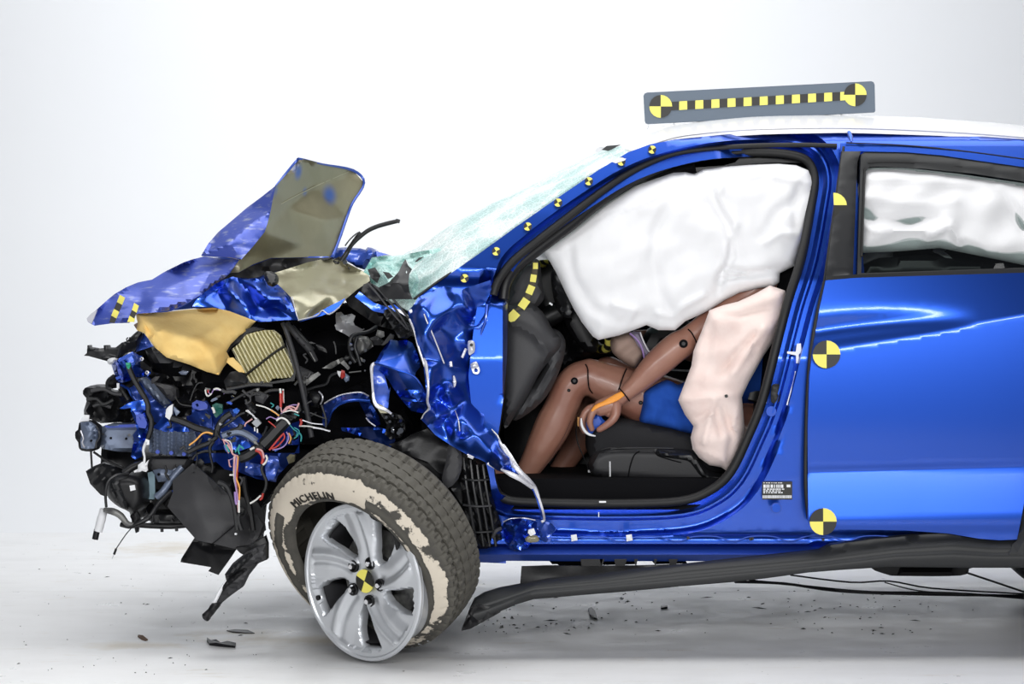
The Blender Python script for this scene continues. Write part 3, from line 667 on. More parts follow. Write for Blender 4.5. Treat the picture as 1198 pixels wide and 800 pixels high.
# ---------------------------------------------------------------- dashboard end, steering wheel
dash = part('dashboard')
shape('end_panel', rnd([(592,370),(597,340),(605,318),(622,304),(631,306),(634,330),(636,350),(620,364)]), .30, GRYP, dash, t=.25, T=.03, R=10, s=5)
shape('end_panel', rnd([(590,372),(600,356),(617,352),(634,364),(646,384),(656,396),(655,408),(645,420),(632,436),(618,462),(604,484),(588,494)]), .26, GRYP, dash, t=.3, T=.05, R=14, s=5, wr=lambda p: .015*np.exp(-((np.hypot(p[:, 0]-585, p[:, 1]-440)-62)/4)**2))
shape('knee_panel', rnd([(634,392),(652,386),(662,404),(652,440),(634,470),(604,492),(600,480),(622,452),(638,426)]), .29, GRYP, dash, t=.3, T=.04, R=12, s=5)
shape('dash_top', [(605,322),(650,300),(700,330),(690,360),(640,380)], .55, BLK, dash, t=.9, T=.02, R=8, s=10)
shape('lower_dash', rnd([(640,330),(664,345),(684,385),(704,402),(716,412),(700,418),(676,424),(656,432),(650,420),(656,400),(648,380)]), .66, BLK, dash, t=.5, T=.05, R=12, s=6, wr=crumple(.02, 16, 5))
shape('side_vent', rnd([(645,320),(660,322),(672,352),(668,372),(652,362)]), .36, BLK2, dash, t=.05, T=.03, R=6, s=4, wr=crumple(.015, 8, 8))
box('speaker_badge', P(644.5,355.5,.33), (.012,.01,.006), WHT, dash, (0,.6,0))
# yellow and dark checker tape along the dash end
tp = [(626.5,311,0),(624,325.5,.15),(620.5,339,.4),(613,355,.62),(600,370,.75)]
for i, (a, b, r_) in enumerate(tp):
    q = 3.6+.8*i; c, s_ = math.cos(r_), math.sin(r_)
    shape('yellow_tape_square', [(a+u*c-v*s_, b+u*s_+v*c) for u, v in ((-q*.8,-q),(q*.8,-q),(q*.8,q),(-q*.8,q))], .205, YEL, dash, t=.002, s=9, smooth=0)
tube('dark_tape_strip', [(626.5,306,.215),(625,322,.215),(621,337,.215),(613,355,.215),(597,373,.215)], 3.4, mat('brown_tape', (.055,.04,.015), .6), dash, 6, flat=(Vector((0,1,0)), .15))
sw = part('steering_wheel')
c0 = P(673,356,.50); dn = (P(712,412,.50)-P(634,300,.50)).normalized()
axis = Vector((dn.z, 0, -dn.x)).normalized(); axis = (axis+Vector((0,-.30,0))).normalized()
Mx = frame(axis, Vector((0,1,0)))
RW = .178; NS = 96; V = []; F = []; fm = []
for i in range(NS):
    a = 2*math.pi*i/NS
    for k in range(10):
        b = 2*math.pi*k/10; rr = RW+.016*math.cos(b); V.append(c0+Mx@Vector((rr*math.cos(a), rr*math.sin(a), .016*math.sin(b))))
for i in range(NS):
    for k in range(10):
        F.append((i*10+k, ((i+1) % NS)*10+k, ((i+1) % NS)*10+(k+1) % 10, i*10+(k+1) % 10)); fm.append((i//3+(k//5)) % 2)
mk('rim', V, F, None, sw, 60, label='rim wrapped in yellow and black checker tape', mats=[YEL, BLKP], fmat=fm)
disc('hub', c0-axis*.02, axis, .07, .03, BLK, sw, 20)
for k in range(3):
    a = k*2.1+.5; V, F = sweep([c0, c0+Mx@Vector((RW*math.cos(a), RW*math.sin(a), 0))], .014, 8); mk('spoke', V, F, BLK, sw, 40)
V, F = sweep([c0, c0+Vector((-.35, 0, -.16))], .035, 10); mk('column', V, F, BLK, sw, 40)
shape('column_shroud', rnd([(655,330),(672,338),(694,380),(700,408),(684,410),(662,380)]), .45, BLK, sw, t=.1, T=.04, R=10, s=6)
shape('bright_gap_sheet', [(614,300),(622,294),(640,296),(646,303),(620,305)], .30, WHT, dash, t=.002, s=8)  # white sheet standing in for the bright backdrop seen through the windshield
# ---------------------------------------------------------------- front seat
seat = part('front_seat')
shape('cushion', rnd([(690,516),(694,501),(706,494),(728,492),(750,495),(788,504),(830,514),(868,526),(872,545),(840,556),(780,552),(716,548),(693,540)], 4), .22, SEATF, seat, t=.5, T=.05, R=16, s=6)
shape('side_cover', rnd([(691,552),(693,538),(704,529),(722,525.5),(770,526),(806,528),(820,536),(830,552),(848,558),(868,560),(862,570),(800,569),(740,565),(700,561)], 4), .165, SEAT, seat, t=.06, T=.035, R=9, s=4)
tube('cover_seam', s1([(490,272,.128),(455,300,.127),(430,370,.127),(418,440,.129)]), .8, DARK, seat, 6)
tube('cover_seam', s1([(240,265,.135),(300,250,.13),(400,255,.128),(600,262,.128)]), .8, BLK, seat, 6)
tube('cover_seam', s1([(595,270,.13),(610,300,.128),(700,330,.128),(760,345,.129)]), .7, DARK, seat, 6)
shape('recline_lever', rnd([(768,527.5),(774,528),(790,531.5),(812,533),(820,541),(827,552),(838,559),(862,559),(858,566),(840,566),(824,560),(814,548),(806,541),(780,537),(770,533)], 3), .125, BLK2, seat, t=.02, T=.015, R=4, s=3)
tube('chrome_trim', [(716,527.5,.128),(730,526,.13),(750,525.8,.13),(790,526.5,.13)], .9, SEAT, seat, 6)
shape('backrest', rnd([(845,552),(878,500),(905,420),(915,360),(930,300),(955,240),(990,240),(1000,330),(975,450),(940,560),(880,570)], 3), .27, SEAT, seat, t=.45, T=.06, R=18, s=9)
shape('head_restraint', rnd([(905,205),(950,195),(985,205),(985,245),(950,255),(915,245)], 3), .38, SEAT, seat, t=.2, T=.05, R=14, s=9)
shape('seat_rail', [(690,566),(850,572),(850,579),(690,577)], .25, BLK, seat, t=.03, s=12)
tube('adjuster_bar', [(687,580,.18),(705,576.5,.17),(722,574,.17),(742,577,.17)], 1.1, TRIM, seat, 6)
tube('adjuster_bar', [(690,577,.19),(700,572,.2),(716,567,.2),(720,563,.2)], 1.3, BLK2, seat, 6)
tube('chalk_line', [(715,542,.125),(715.3,560,.125)], .9, WHT, seat, 4)
tube('wire_loop', [(679,492,.3),(675,505,.3),(677,520,.3),(683,535,.3),(690,552,.3)], .8, BLK2, seat, 5)
for (a, b, cc) in ((678,495,'brass'), (690.5,553.5,'white')): box('connector', P(a, b, .29), (.008,.01,.03 if cc == 'brass' else .008), W['orange'] if cc == 'brass' else WHT, seat)
# seat belt on the pillar side
tube('seat_belt', [(935,322,.32),(915,350,.3),(900,410,.28),(884,470,.26)], 6, BLK2, seat, 8, flat=(Vector((0,1,0)), .12))

seat.location.y += .085
# ---------------------------------------------------------------- airbags
def wrinkle(lines):
    """soft ridges or creases: (polyline, width px, height m)"""
    def f(p):
        out = np.zeros(len(p))
        for ln, wd, h in lines: out += h*np.exp(-(dist(p, [ln], False)/wd)**2)
        return out
    return f
def soft(amp, lam, seed):
    rs_ = np.random.RandomState(seed); q = rs_.rand(6, 3)
    def f(p):
        o = np.zeros(len(p))
        for a, b, c in q:
            th = a*math.pi; u = p[:, 0]*math.cos(th)+p[:, 1]*math.sin(th); v = -p[:, 0]*math.sin(th)+p[:, 1]*math.cos(th)
            o += np.sin(u/lam/(.5+b)*2+c*9+1.3*np.sin(v/lam*.8+a*7))
        return o*amp/3
    return f
cb = zL([(205,375),(270,330),(340,285),(410,232),(470,195),(520,165),(590,140),(650,120),(690,118),(720,125),(750,108),(820,100),(900,94),(1000,90),(1060,95),(1100,112),(1116,150),(1112,250),(1098,310),(1070,380),(1055,430),(1005,455),(1003,485),(985,498),(930,505),(870,520),(820,545),(770,578),(735,595),(690,615),(655,645),(600,645),(560,628),(530,640),(470,662),(400,678),(380,665),(345,620),(315,570),(290,520),(262,460),(240,420)])
CW = [(zL([(775,120),(770,170),(800,250),(840,320),(845,400),(810,470),(800,520)]), 5, -.022), (zL([(655,130),(640,220),(590,330),(580,420),(600,520),(650,610)]), 8, -.016), (zL([(820,110),(800,200),(860,290),(830,360),(812,440)]), 4, .012),
      (zL([(1055,432),(900,455),(815,440),(800,480),(850,470),(1000,456)]), 3, -.02), (zL([(300,380),(320,480),(380,570),(470,620),(560,610)]), 7, -.014), (zL([(230,378),(420,250),(640,180)]), 2, .006), (zL([(260,385),(440,262),(600,200)]), 1.5, .005),
      (zL([(450,560),(520,580),(500,620)]), 4, .012), (zL([(600,590),(650,600),(690,560),(750,530)]), 4, .015), (zL([(960,350),(1010,320),(1080,330)]), 4, .014), (zL([(950,330),(1000,250),(1090,190)]), 6, -.014), (zL([(880,130),(960,120),(1080,150)]), 5, .012), (zL([(1090,130),(1050,220),(1060,300)]), 5, -.012)]
ca = shape('curtain_airbag', cb, lambda p: np.interp(p[:, 1], [190, 260, 400], [.27, .25, .24]), CLOTH, car, t=.006, T=.06, R=34, s=3.4, wr=addf(soft(.007, 30, 3), soft(.0015, 10, 9), wrinkle(CW)), back=.08, label='inflated white curtain airbag across the door opening', smooth=80)
for k, (a, b) in enumerate(((735,373),(745,386),(752,392),(741,380))): box('printed_mark', P(*zL([(a-490,b+8)])[0], .235), (.006,.001,.003), W['red'], ca, (0,.8,0))
pk = zM([(800,38),(850,20),(900,8),(960,-20),(1010,-48),(1062,-30),(1066,5),(1056,60),(1040,100),(1025,140),(985,200),(935,290),(912,340),(918,400),(922,455),(918,480),(905,520),(885,565),(865,598),(840,582),(800,575),(765,550),(742,520),(735,480),(745,440),(715,400),(692,350),(715,290),(738,230),(745,180),(765,130),(785,80)])
PW = [(zM([(1000,30),(900,60),(820,50)]), 3, -.012), (zM([(990,100),(930,190),(880,260)]), 4, .016), (zM([(960,120),(880,200),(840,260)]), 3, -.012), (zM([(700,350),(800,340),(900,330)]), 5, .014), (zM([(750,420),(820,380),(840,470)]), 3, -.012), (zM([(780,500),(800,420),(820,350)]), 3, .012),
      (zM([(860,580),(880,480),(850,380)]), 4, -.015), (zM([(745,520),(790,530),(850,560)]), 3, .01), (zM([(910,500),(880,440),(900,380)]), 3, .014), (zM([(800,90),(790,200),(760,300)]), 5, -.01), (zM([(1050,60),(1000,120),(970,180)]), 3, .014)]
shape('seat_airbag', pk, .20, PINK, car, t=.006, T=.055, R=26, s=3.6, wr=addf(soft(.008, 14, 8), wrinkle(PW)), back=.05, label='pale pink torso airbag hanging from the seat side', smooth=80)
shape('stain_spot', rnd([(848,462),(851,461.5),(851.5,464.5),(848.5,465)]), .128, BLKP, car, t=.002, s=3, smooth=0)
rb = [(1004,296),(1000,260),(1002,225),(1010,198),(1022,196),(1060,196),(1120,203),(1198,214),(1260,225),(1262,300),(1198,310),(1150,300),(1100,290),(1050,294)]
RWk = [(r1([(200,300),(260,290),(400,300),(800,330)]), 5, .02), (r1([(190,440),(240,480),(400,490),(520,470)]), 5, -.02), (r1([(200,380),(420,420),(600,400)]), 6, .016), (r1([(480,560),(580,510),(620,600)]), 5, .03), (r1([(180,500),(260,540),(480,530)]), 4, .02), (r1([(760,320),(860,420),(907,520)]), 6, -.02), (r1([(640,560),(720,600),(760,640)]), 4, .012)]
shape('rear_curtain_airbag', rb, lambda p: np.interp(p[:, 1], [195, 300], [.25, .15]), CLOTH2, car, t=.006, T=.06, R=30, s=4.5, wr=addf(soft(.012, 22, 5), wrinkle(RWk)), back=.05, label='rear curtain airbag seen through the rear window', smooth=80)
tube('seat_belt_webbing', [(1092,292,.42),(1108,300,.42),(1126,322,.42)], 3, CLOTH2, car, 6, flat=(Vector((0,1,0)), .3))
tube('white_cable_end', [(1086,289.5,.36),(1095,289.5,.36),(1106,292,.36)], 2.2, WHT, car, 8)
shape('rear_seat', rnd([(1040,300),(1090,285),(1198,290),(1300,300),(1300,420),(1020,420)]), .6, SEAT, car, t=.6, T=.06, R=20, s=14)
shape('inner_door_top', r1([(160,700),(260,655),(460,640),(907,700),(907,760),(160,760)]), .30, BLK, car, t=.05, T=.02, R=6, s=8)
shape('driver_airbag', rnd(d1([(372,172),(430,150),(490,140),(520,170),(545,210),(572,262),(560,300),(530,345),(505,352),(455,325),(405,285),(378,250)]), 3), .40, BEIGE, car, t=.01, T=.06, R=10, s=4, wr=soft(.008, 9, 2), label='limp beige airbag behind the arm', smooth=80)
shape('airbag_strap', d1([(480,150),(505,138),(545,140),(570,200),(608,262),(575,305),(555,255),(520,215)]), .36, mat('grey_lilac_mesh', (.22,.19,.26), .7), car, t=.004, T=.01, R=4, s=4)
tube('airbag_hem', d1([(484,148,.335),(530,190,.335),(556,240,.335),(570,300,.335)]), 1.1, W['purple'], car, 5)
tube('airbag_hem', d1([(545,142,.335),(566,200,.335),(606,262,.335),(660,225,.34),(740,175,.34)]), .9, CLOTH2, car, 5)
shape('inner_seat_side', rnd([(748,410),(760,385),(790,375),(812,378),(806,392),(780,400),(764,420)]), .6, BLK, car, t=.1, T=.03, R=8, s=6)

# ---------------------------------------------------------------- the crash test dummy
dummy = empty('crash_test_dummy', P(800, 500, .45)); tag(dummy, 'brown crash test dummy in blue shorts seated behind the white airbag', 'dummy')
def remesh(o, vox, it=6, fac=.5):
    m = o.modifiers.new('remesh', 'REMESH'); m.mode = 'VOXEL'; m.voxel_size = vox; m.use_smooth_shade = True
    if it: q = o.modifiers.new('smooth', 'SMOOTH'); q.iterations = it; q.factor = fac
def limb(pts, sides=14):
    """pts (px, py, y, r px) -> rounded tapered tube"""
    c = catmull(pts, 4); V = []; F = []
    wp = [P(q[0], q[1], q[2]) for q in c]; rr = [float(q[3])/362 for q in c]
    d0 = (wp[0]-wp[1]).normalized(); d1_ = (wp[-1]-wp[-2]).normalized()
    a0 = [(wp[0]+d0*rr[0]*math.sin(t), rr[0]*math.cos(t)) for t in (1.3, .9, .45)]; a1 = [(wp[-1]+d1_*rr[-1]*math.sin(t), rr[-1]*math.cos(t)) for t in (.45, .9, 1.3)]
    allp = a0+list(zip(wp, rr))+a1
    return sweep([a[0] for a in allp], [a[1] for a in allp], sides)
def ball(px, py, y, r, sc=(1, 1, 1)):
    bm = bmesh.new(); bmesh.ops.create_uvsphere(bm, u_segments=18, v_segments=12, radius=r)
    c = P(px, py, y); V = [c+Vector((v.co.x*sc[0], v.co.y*sc[1], v.co.z*sc[2])) for v in bm.verts]; F = [[v.index for v in f.verts] for f in bm.faces]; bm.free(); return V, F
def join(parts):
    V = []; F = []
    for v, f in parts: b = len(V); V += list(v); F += [tuple(i+b for i in q) for q in f]
    return V, F
near_leg = [limb([(850,498,.44,34),(800,485,.42,33),(760,470,.40,31),(735,459,.39,28.5),(708,448,.385,24.5),(690,440,.385,21.5)]),
            limb([(690,440,.385,20.5),(676,444,.38,20.5),(666,455,.38,20),(658,474,.385,20.5),(648,496,.39,22),(636,519,.39,19.5),(624,540,.39,15.5),(614,556,.39,13)]),
            limb([(616,556,.39,12),(604,562,.39,12),(590,561,.38,9.5),(575,554,.37,8.5),(560,540,.37,6)])]
far_leg = [limb([(850,500,.66,34),(780,470,.66,31),(735,452,.66,27),(712,436,.66,21)]), limb([(712,436,.66,20),(700,450,.66,19),(690,490,.66,21),(668,530,.66,15),(650,556,.66,12)]), limb([(650,560,.66,12),(630,566,.66,10),(612,556,.66,8)])]
torso = [limb([(862,500,.55,44),(872,450,.55,50),(882,400,.55,54),(888,350,.55,56),(892,318,.55,44),(893,296,.55,26),(892,280,.55,22)], 20), limb([(870,505,.42,34),(870,505,.68,34)]), limb([(890,330,.36,26),(890,322,.74,26)])]
head = [ball(884,246,.55,.098,(1.05,.8,1.2)), ball(868,262,.55,.06,(1,.85,.8)), limb([(852,250,.55,3.5),(849,256,.55,5)]), ball(893,250,.64,.016), ball(893,250,.46,.016)]
arm = [limb([(890,330,.34,24),(868,348,.32,19),(845,364,.30,16.5),(822,382,.29,13.5),(803,397,.285,14)]),
       limb([(798,402,.28,17),(790,407,.28,17.5),(776,419,.28,17.2),(762,432,.28,15.5),(748,446,.28,12.5),(736,457,.28,10),(728,464,.28,8.8)])]
farm = [limb([(890,330,.76,24),(850,380,.78,18),(815,410,.76,16)]), limb([(815,410,.76,16),(780,400,.7,15),(745,395,.66,10)])]
V, F = join(near_leg+far_leg+torso+head+arm+farm)
body = mk('body', V, F, SKIN, dummy, 60); remesh(body, .0065, 5)
# hand: palm, four unequal bent fingers, thumb
def hd(p): return [(640+a/5, 360+b/5, y, r) for a, b, y, r in p]
palm = [limb(hd([(462,505,.275,7.4),(430,528,.272,8.2),(395,548,.268,9.5),(350,572,.265,10.5),(318,585,.265,10)])), limb(hd([(440,520,.295,7),(400,545,.30,9),(350,570,.30,9.5),(310,585,.30,9)])),
        limb(hd([(400,560,.27,8),(378,590,.265,7.5),(368,612,.265,6.5)]))]
fing = [limb(hd([(320,578,.255,5),(280,596,.25,4.6),(258,630,.248,4.2),(250,670,.25,3.8),(262,708,.255,3.2)])),
        limb(hd([(300,578,.278,5.2),(245,594,.272,4.7),(214,634,.270,4.3),(203,682,.272,3.8),(218,722,.277,3.2)])),
        limb(hd([(300,585,.303,5.6),(250,600,.303,5.2),(228,645,.303,4.7),(228,690,.305,4.1),(245,725,.308,3.6)])),
        limb(hd([(310,595,.325,5),(270,615,.328,4.6),(256,655,.33,4.1),(266,695,.33,3.5)])),
        limb(hd([(400,570,.255,7),(402,615,.246,5.8),(384,655,.241,4.8),(345,688,.243,4.2),(305,712,.247,3.5)]))]
V, F = join(palm+fing); hand = mk('hand', V, F, SKIN, dummy, 60); remesh(hand, .0022, 3)
shape('orange_paint', rnd(d1([(440,500),(455,515),(400,545),(350,575),(310,590),(262,618),(252,605),(290,580),(340,562),(385,530),(415,505)])), .2455, ORANGE, hand, t=.004, s=4, label='orange tracer paint on the back of the hand') if False else None
tube('paint_streak', hd([(448,505,.2555,0),(410,528,.244,0),(360,552,.236,0),(318,566,.2365,0),(286,580,.236,0)]) and d1([(446,500,.2535),(410,522,.247),(370,543,.2400),(330,560,.2385),(290,578,.2375),(262,604,.2375)]), [3.4,4.6,4.2,3.2,2.8,1.2], ORANGE, hand, 8, flat=(Vector((.25,-.6,.6)).normalized(), .55), label='orange tracer paint on the back of the hand')
shape('paint_patch', rnd(d1([(232,662),(262,640),(300,615),(325,650),(345,672),(320,700),(285,728),(250,735),(232,700)])), .285, BLUEP, hand, t=.01, T=.01, R=5, s=4, label='blue tracer paint on the palm')
tube('white_strip', d1([(200,645,.25),(203,685,.248),(222,722,.25),(250,742,.25),(284,750,.255)]), [.8,1.6,1.7,1.5,.8], WHT, hand, 6)
for i, (a, b, y, r) in enumerate(((799.6,402,.232,5),(672,445.5,.325,4.2),(665.5,456.5,.33,2),(587.5,566.5,.352,3.4),(749.5,471,.312,2.4))):
    disc('joint_bolt', P(a, b, y), (0, -1, 0), r/362, .004, DARK, dummy, 16); disc('bolt_recess', P(a, b, y-.004), (0, -1, 0), r*.45/362, .002, BLK, dummy, 10)
for pts in (d1([(425,473,.262),(445,495,.248),(465,520,.247),(483,546,.262)]), d1([(825,125,.25),(845,145,.243),(862,175,.243),(876,205,.25)]), d1([(225,330,.345),(238,360,.325),(240,420,.318),(246,468,.325),(262,495,.34),(285,515,.36)]), d1([(465,355,.345),(450,390,.32),(432,440,.31),(415,490,.318)])):
    tube('joint_seam', pts, .8, DARK, dummy, 6)
tube('shin_seam', [(668,492,.35),(655,520,.348),(640,542,.35),(622,562,.355)], .5, mat('dark_seam', (.1,.04,.03), .6), dummy, 5)
shape('shorts', rnd(d1([(566,500),(600,470),(660,440),(720,428),(780,455),(850,430),(1000,420),(1100,440),(1100,765),(960,745),(840,738),(720,708),(620,688),(547,670),(552,600),(562,545)]), 3), .315, SHORTS, dummy, t=.10, T=.045, R=10, s=4.5, wr=addf(soft(.006, 9, 12), wrinkle([(d1([(600,520),(640,600),(620,670)]), 3, .01), (d1([(690,560),(720,640),(800,690)]), 3, -.012), (d1([(660,450),(690,520),(760,560)]), 3, .01)])), back=.12, smooth=80)
shape('shirt', rnd([(822,410),(812,440),(830,470),(900,470),(930,420),(940,330),(925,305),(880,300),(850,320),(838,360)], 3), .44, SHORTS, dummy, t=.1, T=.10, R=24, s=8, back=.1)
shape('heel_marker', f3([(268,292),(300,302),(360,303),(438,295),(443,335),(395,340),(380,345),(372,366),(348,368),(340,350),(305,335),(280,312)]), .30, YEL, dummy, t=.05, T=.01, R=3, s=3, label='yellow tape on the heel')
# ---------------------------------------------------------------- crushed front wheel
wheel = part('front_wheel')
nt_ = Vector((-.49, -.72, -.49)).normalized(); Mt = frame(nt_)
ct = P(416, 658, -.06)                                   # centre of the outer shoulder circle
Wt = .20
prof = []
def tread_profile():
    p = []
    # z along the axis: 0 at outer shoulder plane, negative towards the car
    side = [(.226, .004), (.236, .012), (.255, .018), (.275, .020), (.292, .016), (.306, .008), (.318, -.004), (.327, -.014)]
    p += side
    zs = -.020; r0 = .333
    for k in range(5):
        wd = (.026, .027, .030, .027, .026)[k]; rk = r0+(.005, .009, .0105, .009, .005)[k]
        p += [(rk-.001, zs), (rk, zs-wd*.5), (rk-.0005, zs-wd)]; zs -= wd
        if k < 4: p += [(rk-.010, zs-.0008), (rk-.010, zs-.0042)]; zs -= .005
    for r_, z_ in reversed(side): p.append((r_, -Wt-z_+.0))
    p += [(.222, -Wt+.02), (.232, -Wt+.03), (.30, -Wt+.02), (.322, -Wt*.8), (.326, -Wt*.5), (.322, -Wt*.2), (.30, -.012), (.232, -.018), (.222, -.006)]
    return p
tp_ = tread_profile()
def trad(j, i, r):
    z = tp_[j][1]
    if r > .329 and -Wt+.02 < z+.0:
        rib = int((-z-.018)/.031)
        sh = (i+rib*2+int((-z)*260)) % 5
        if sh == 0: return r-(.010 if (z > -.055 or z < -Wt+.055) else .006)
    if .314 < r <= .329 and i % 5 == 0: return r-.005
    return r
ty = lathe(tp_, 260, Mt, ct, 'tyre', TYRE, wheel, radf=trad, smooth=30, label='muddy tyre half off its rim')
at = ty.data.attributes.new('mud', 'FLOAT', 'POINT')
vals = []
for i in range(260):
    a = 2*math.pi*i/260
    for j, (r, z) in enumerate(tp_):
        d = 0.0
        if z > -.012:
            d = .54 if .282 < r < .33 else (.50 if r >= .243 and r < .276 else .3)
            if abs(r-.278) < .005: d = .05
            loc = Mt@Vector((math.cos(a), math.sin(a), 0))          # wear: the leading upper side carries most of the pale mud
            if .243 <= r < .276 and loc.z > .55 and loc.x < .2: d = .62
            d += .06*max(-1, min(1, (-loc.x*.5+loc.z)*1.0))
        elif r < .332 and z > -.03: d = .30
        elif z < -Wt+.012: d = .2
        vals.append(d)
at.data.foreach_set('value', vals)
# raised lettering round the upper sidewall
cu = bpy.data.curves.new('lettering', 'FONT'); cu.body = 'MICHELIN'; cu.size = .039; cu.extrude = .0025; cu.resolution_u = 2; cu.space_character = 1.12
to = bpy.data.objects.new('lettering_tmp', cu); COL.objects.link(to)
dg = bpy.context.evaluated_depsgraph_get(); tm = to.evaluated_get(dg).to_mesh()
V = []; xs = [v.co.x for v in tm.vertices]; mid = (min(xs)+max(xs))/2
loc_up = Mt.inverted()@Vector((0, 0, 1)); a_up = math.atan2(loc_up.y, loc_up.x)
for v in tm.vertices:
    a = a_up+.24-(v.co.x-mid)*1.0/.262; r = .246+v.co.y*.95
    V.append(ct+Mt@Vector((r*math.cos(a), r*math.sin(a), .0200+v.co.z)))
F = [tuple(p.vertices) for p in tm.polygons]; to.to_mesh_clear() if hasattr(to, 'to_mesh_clear') else None
bpy.data.objects.remove(to); mk('lettering', V, F, BLKP, wheel, 0, recalc=False)
# rim
nr = Vector((-.635, -.765, -.085)).normalized(); Mr = frame(nr); cr = P(422, 681, -.10)
bp_ = [(.240, .000), (.243, -.006), (.240, -.014), (.230, -.018), (.222, -.03), (.214, -.06), (.205, -.11), (.205, -.16), (.225, -.175), (.232, -.18), (.228, -.186), (.198, -.165), (.197, -.11), (.204, -.06), (.213, -.026), (.224, -.008), (.232, .000)]
lathe(bp_, 96, Mr, cr, 'rim_barrel', ALLOY, wheel, smooth=30)
R0, R1 = .040, .222
def spoke_edges(r):
    t = (r-R0)/(R1-R0)
    sw_ = -.10+.28*t**1.3                                    # swirl of the blades
    hw = np.interp(t, [0, .16, .35, .7, .95, 1], [.628, .60, .43, .40, .44, .628])
    return sw_, hw
def face_hole(k, half=0):
    base = k*2*math.pi/5+PH; pts = []
    rsn = np.linspace(.082, .206, 12)
    for r in rsn:
        sw_, hw = spoke_edges(r); a = base+sw_+hw; pts.append((r, a))
    for r in rsn[::-1]:
        sw_, hw = spoke_edges(r); a = base+2*math.pi/5+sw_-hw; pts.append((r, a))
    return pts
lu = Mr.inverted()@Vector((.0, 0, 1)); PH = math.atan2(lu.y, lu.x)-.05
def face_mesh():
    # build in the local plane, px units = mm, then map
    out = [(235*math.cos(a), 235*math.sin(a)) for a in np.linspace(0, 2*math.pi, 90, endpoint=False)]
    holes = []
    for k in range(5):
        h = [(1000*r*math.cos(a), 1000*r*math.sin(a)) for r, a in face_hole(k)]
        holes.append([tuple(q) for q in resample(h, 8)])
    pts, tr, d = region([out]+holes, 6.5)
    r = np.hypot(pts[:, 0], pts[:, 1])/1000; th = np.arctan2(pts[:, 1], pts[:, 0])
    z = np.interp(r, [0, .03, .075, .15, .205, .228, .235], [-.030, -.028, -.022, -.010, -.006, -.004, -.003])
    t = np.clip((r-R0)/(R1-R0), 0, 1)
    ph = (th-PH-(-.10+.28*t**1.3)+math.pi/5) % (2*math.pi/5)-math.pi/5      # angle from the blade's middle
    rid = ph*r/.05                                            # one raised lip, the rest scooped
    z = z+np.where((r > .06) & (r < .214), .008*np.exp(-((rid+.55)/.28)**2)-.010*np.clip((rid-.1)/.9, 0, 1)*np.clip((r-.06)/.04, 0, 1)-.006*np.exp(-((rid+.05)/.25)**2), 0)
    z = z-.010*np.clip(1-d/7, 0, 1)**2*(r < .214)
    n = len(pts)
    V = [cr+Mr@Vector((p[0]/1000, p[1]/1000, float(q))) for p, q in zip(pts, z)]+[cr+Mr@Vector((p[0]/1000, p[1]/1000, float(q)-.022)) for p, q in zip(pts, z)]
    F = list(tr)+[tuple(i+n for i in reversed(f)) for f in tr]; cnt = {}
    for f in tr:
        for a, b in zip(f, f[1:]+f[:1]): cnt.setdefault((min(a, b), max(a, b)), []).append((a, b))
    for v in cnt.values():
        if len(v) == 1: a, b = v[0]; F.append((b, a, a+n, b+n))
    mk('rim_face', V, F, ALLOY, wheel, 40, label='silver alloy face with five swept blades')
face_mesh()
target('hub_marker', cr+nr*(-.020), nr, .036, wheel, rot=.35+math.pi/4, th=.004, label='round yellow and black marker on the hub')
for k in range(5):
    a = PH+.25+k*2*math.pi/5+math.pi/5; c = cr+Mr@Vector((.062*math.cos(a), .062*math.sin(a), -.022))
    ln = lathe([(.0001, .016), (.006, .015), (.0085, .011), (.010, .0), (.0145, -.001), (.0155, .0065), (.019, .006), (.0195, -.002), (.0001, -.002)], 14, Mr, c, 'lug_nut', BLK, wheel, closed=False)
    disc('nut_cap', c+nr*.012, nr, .0075, .005, CHROME, wheel, 10)
disc('tyre_dark_disc', ct-nt_*(Wt*.93), nt_, .228, .01, BLK, wheel, 48)  # black disc added behind the tyre opening so its inside reads dark
disc('brake_disc', cr-nr*.10, nr, .15, .012, GREYM, wheel, 40)
disc('brake_hub', cr-nr*.09, nr, .07, .03, ALLOYD, wheel, 24)
lathe([(.196, -.03), (.190, -.10), (.190, -.16), (.0001, -.16), (.0001, -.155), (.186, -.15), (.186, -.10), (.193, -.03)], 48, Mr, cr, 'dust_shield', ALLOYD, wheel, closed=False)
a = PH+1.95
disc('valve_cap', cr+Mr@Vector((.205*math.cos(a), .205*math.sin(a), -.012)), nr, .008, .008, BLK, wheel, 10)
shape('torn_rubber', rnd(zW([(378,290),(400,300),(430,305),(452,325),(462,350),(475,372),(473,400),(462,408),(455,370),(440,345),(415,325),(385,310)])), [(430,600,-.20),(460,625,-.20),(466,640,-.20),(440,590,-.17)], RUB, wheel, t=.008, T=.004, R=3, s=3)
# ---------------------------------------------------------------- crushed front end
eng = part('engine_bay'); wirs = part('wiring_harness'); hood = part('hood'); fend = part('front_fender'); frm = part('front_frame')
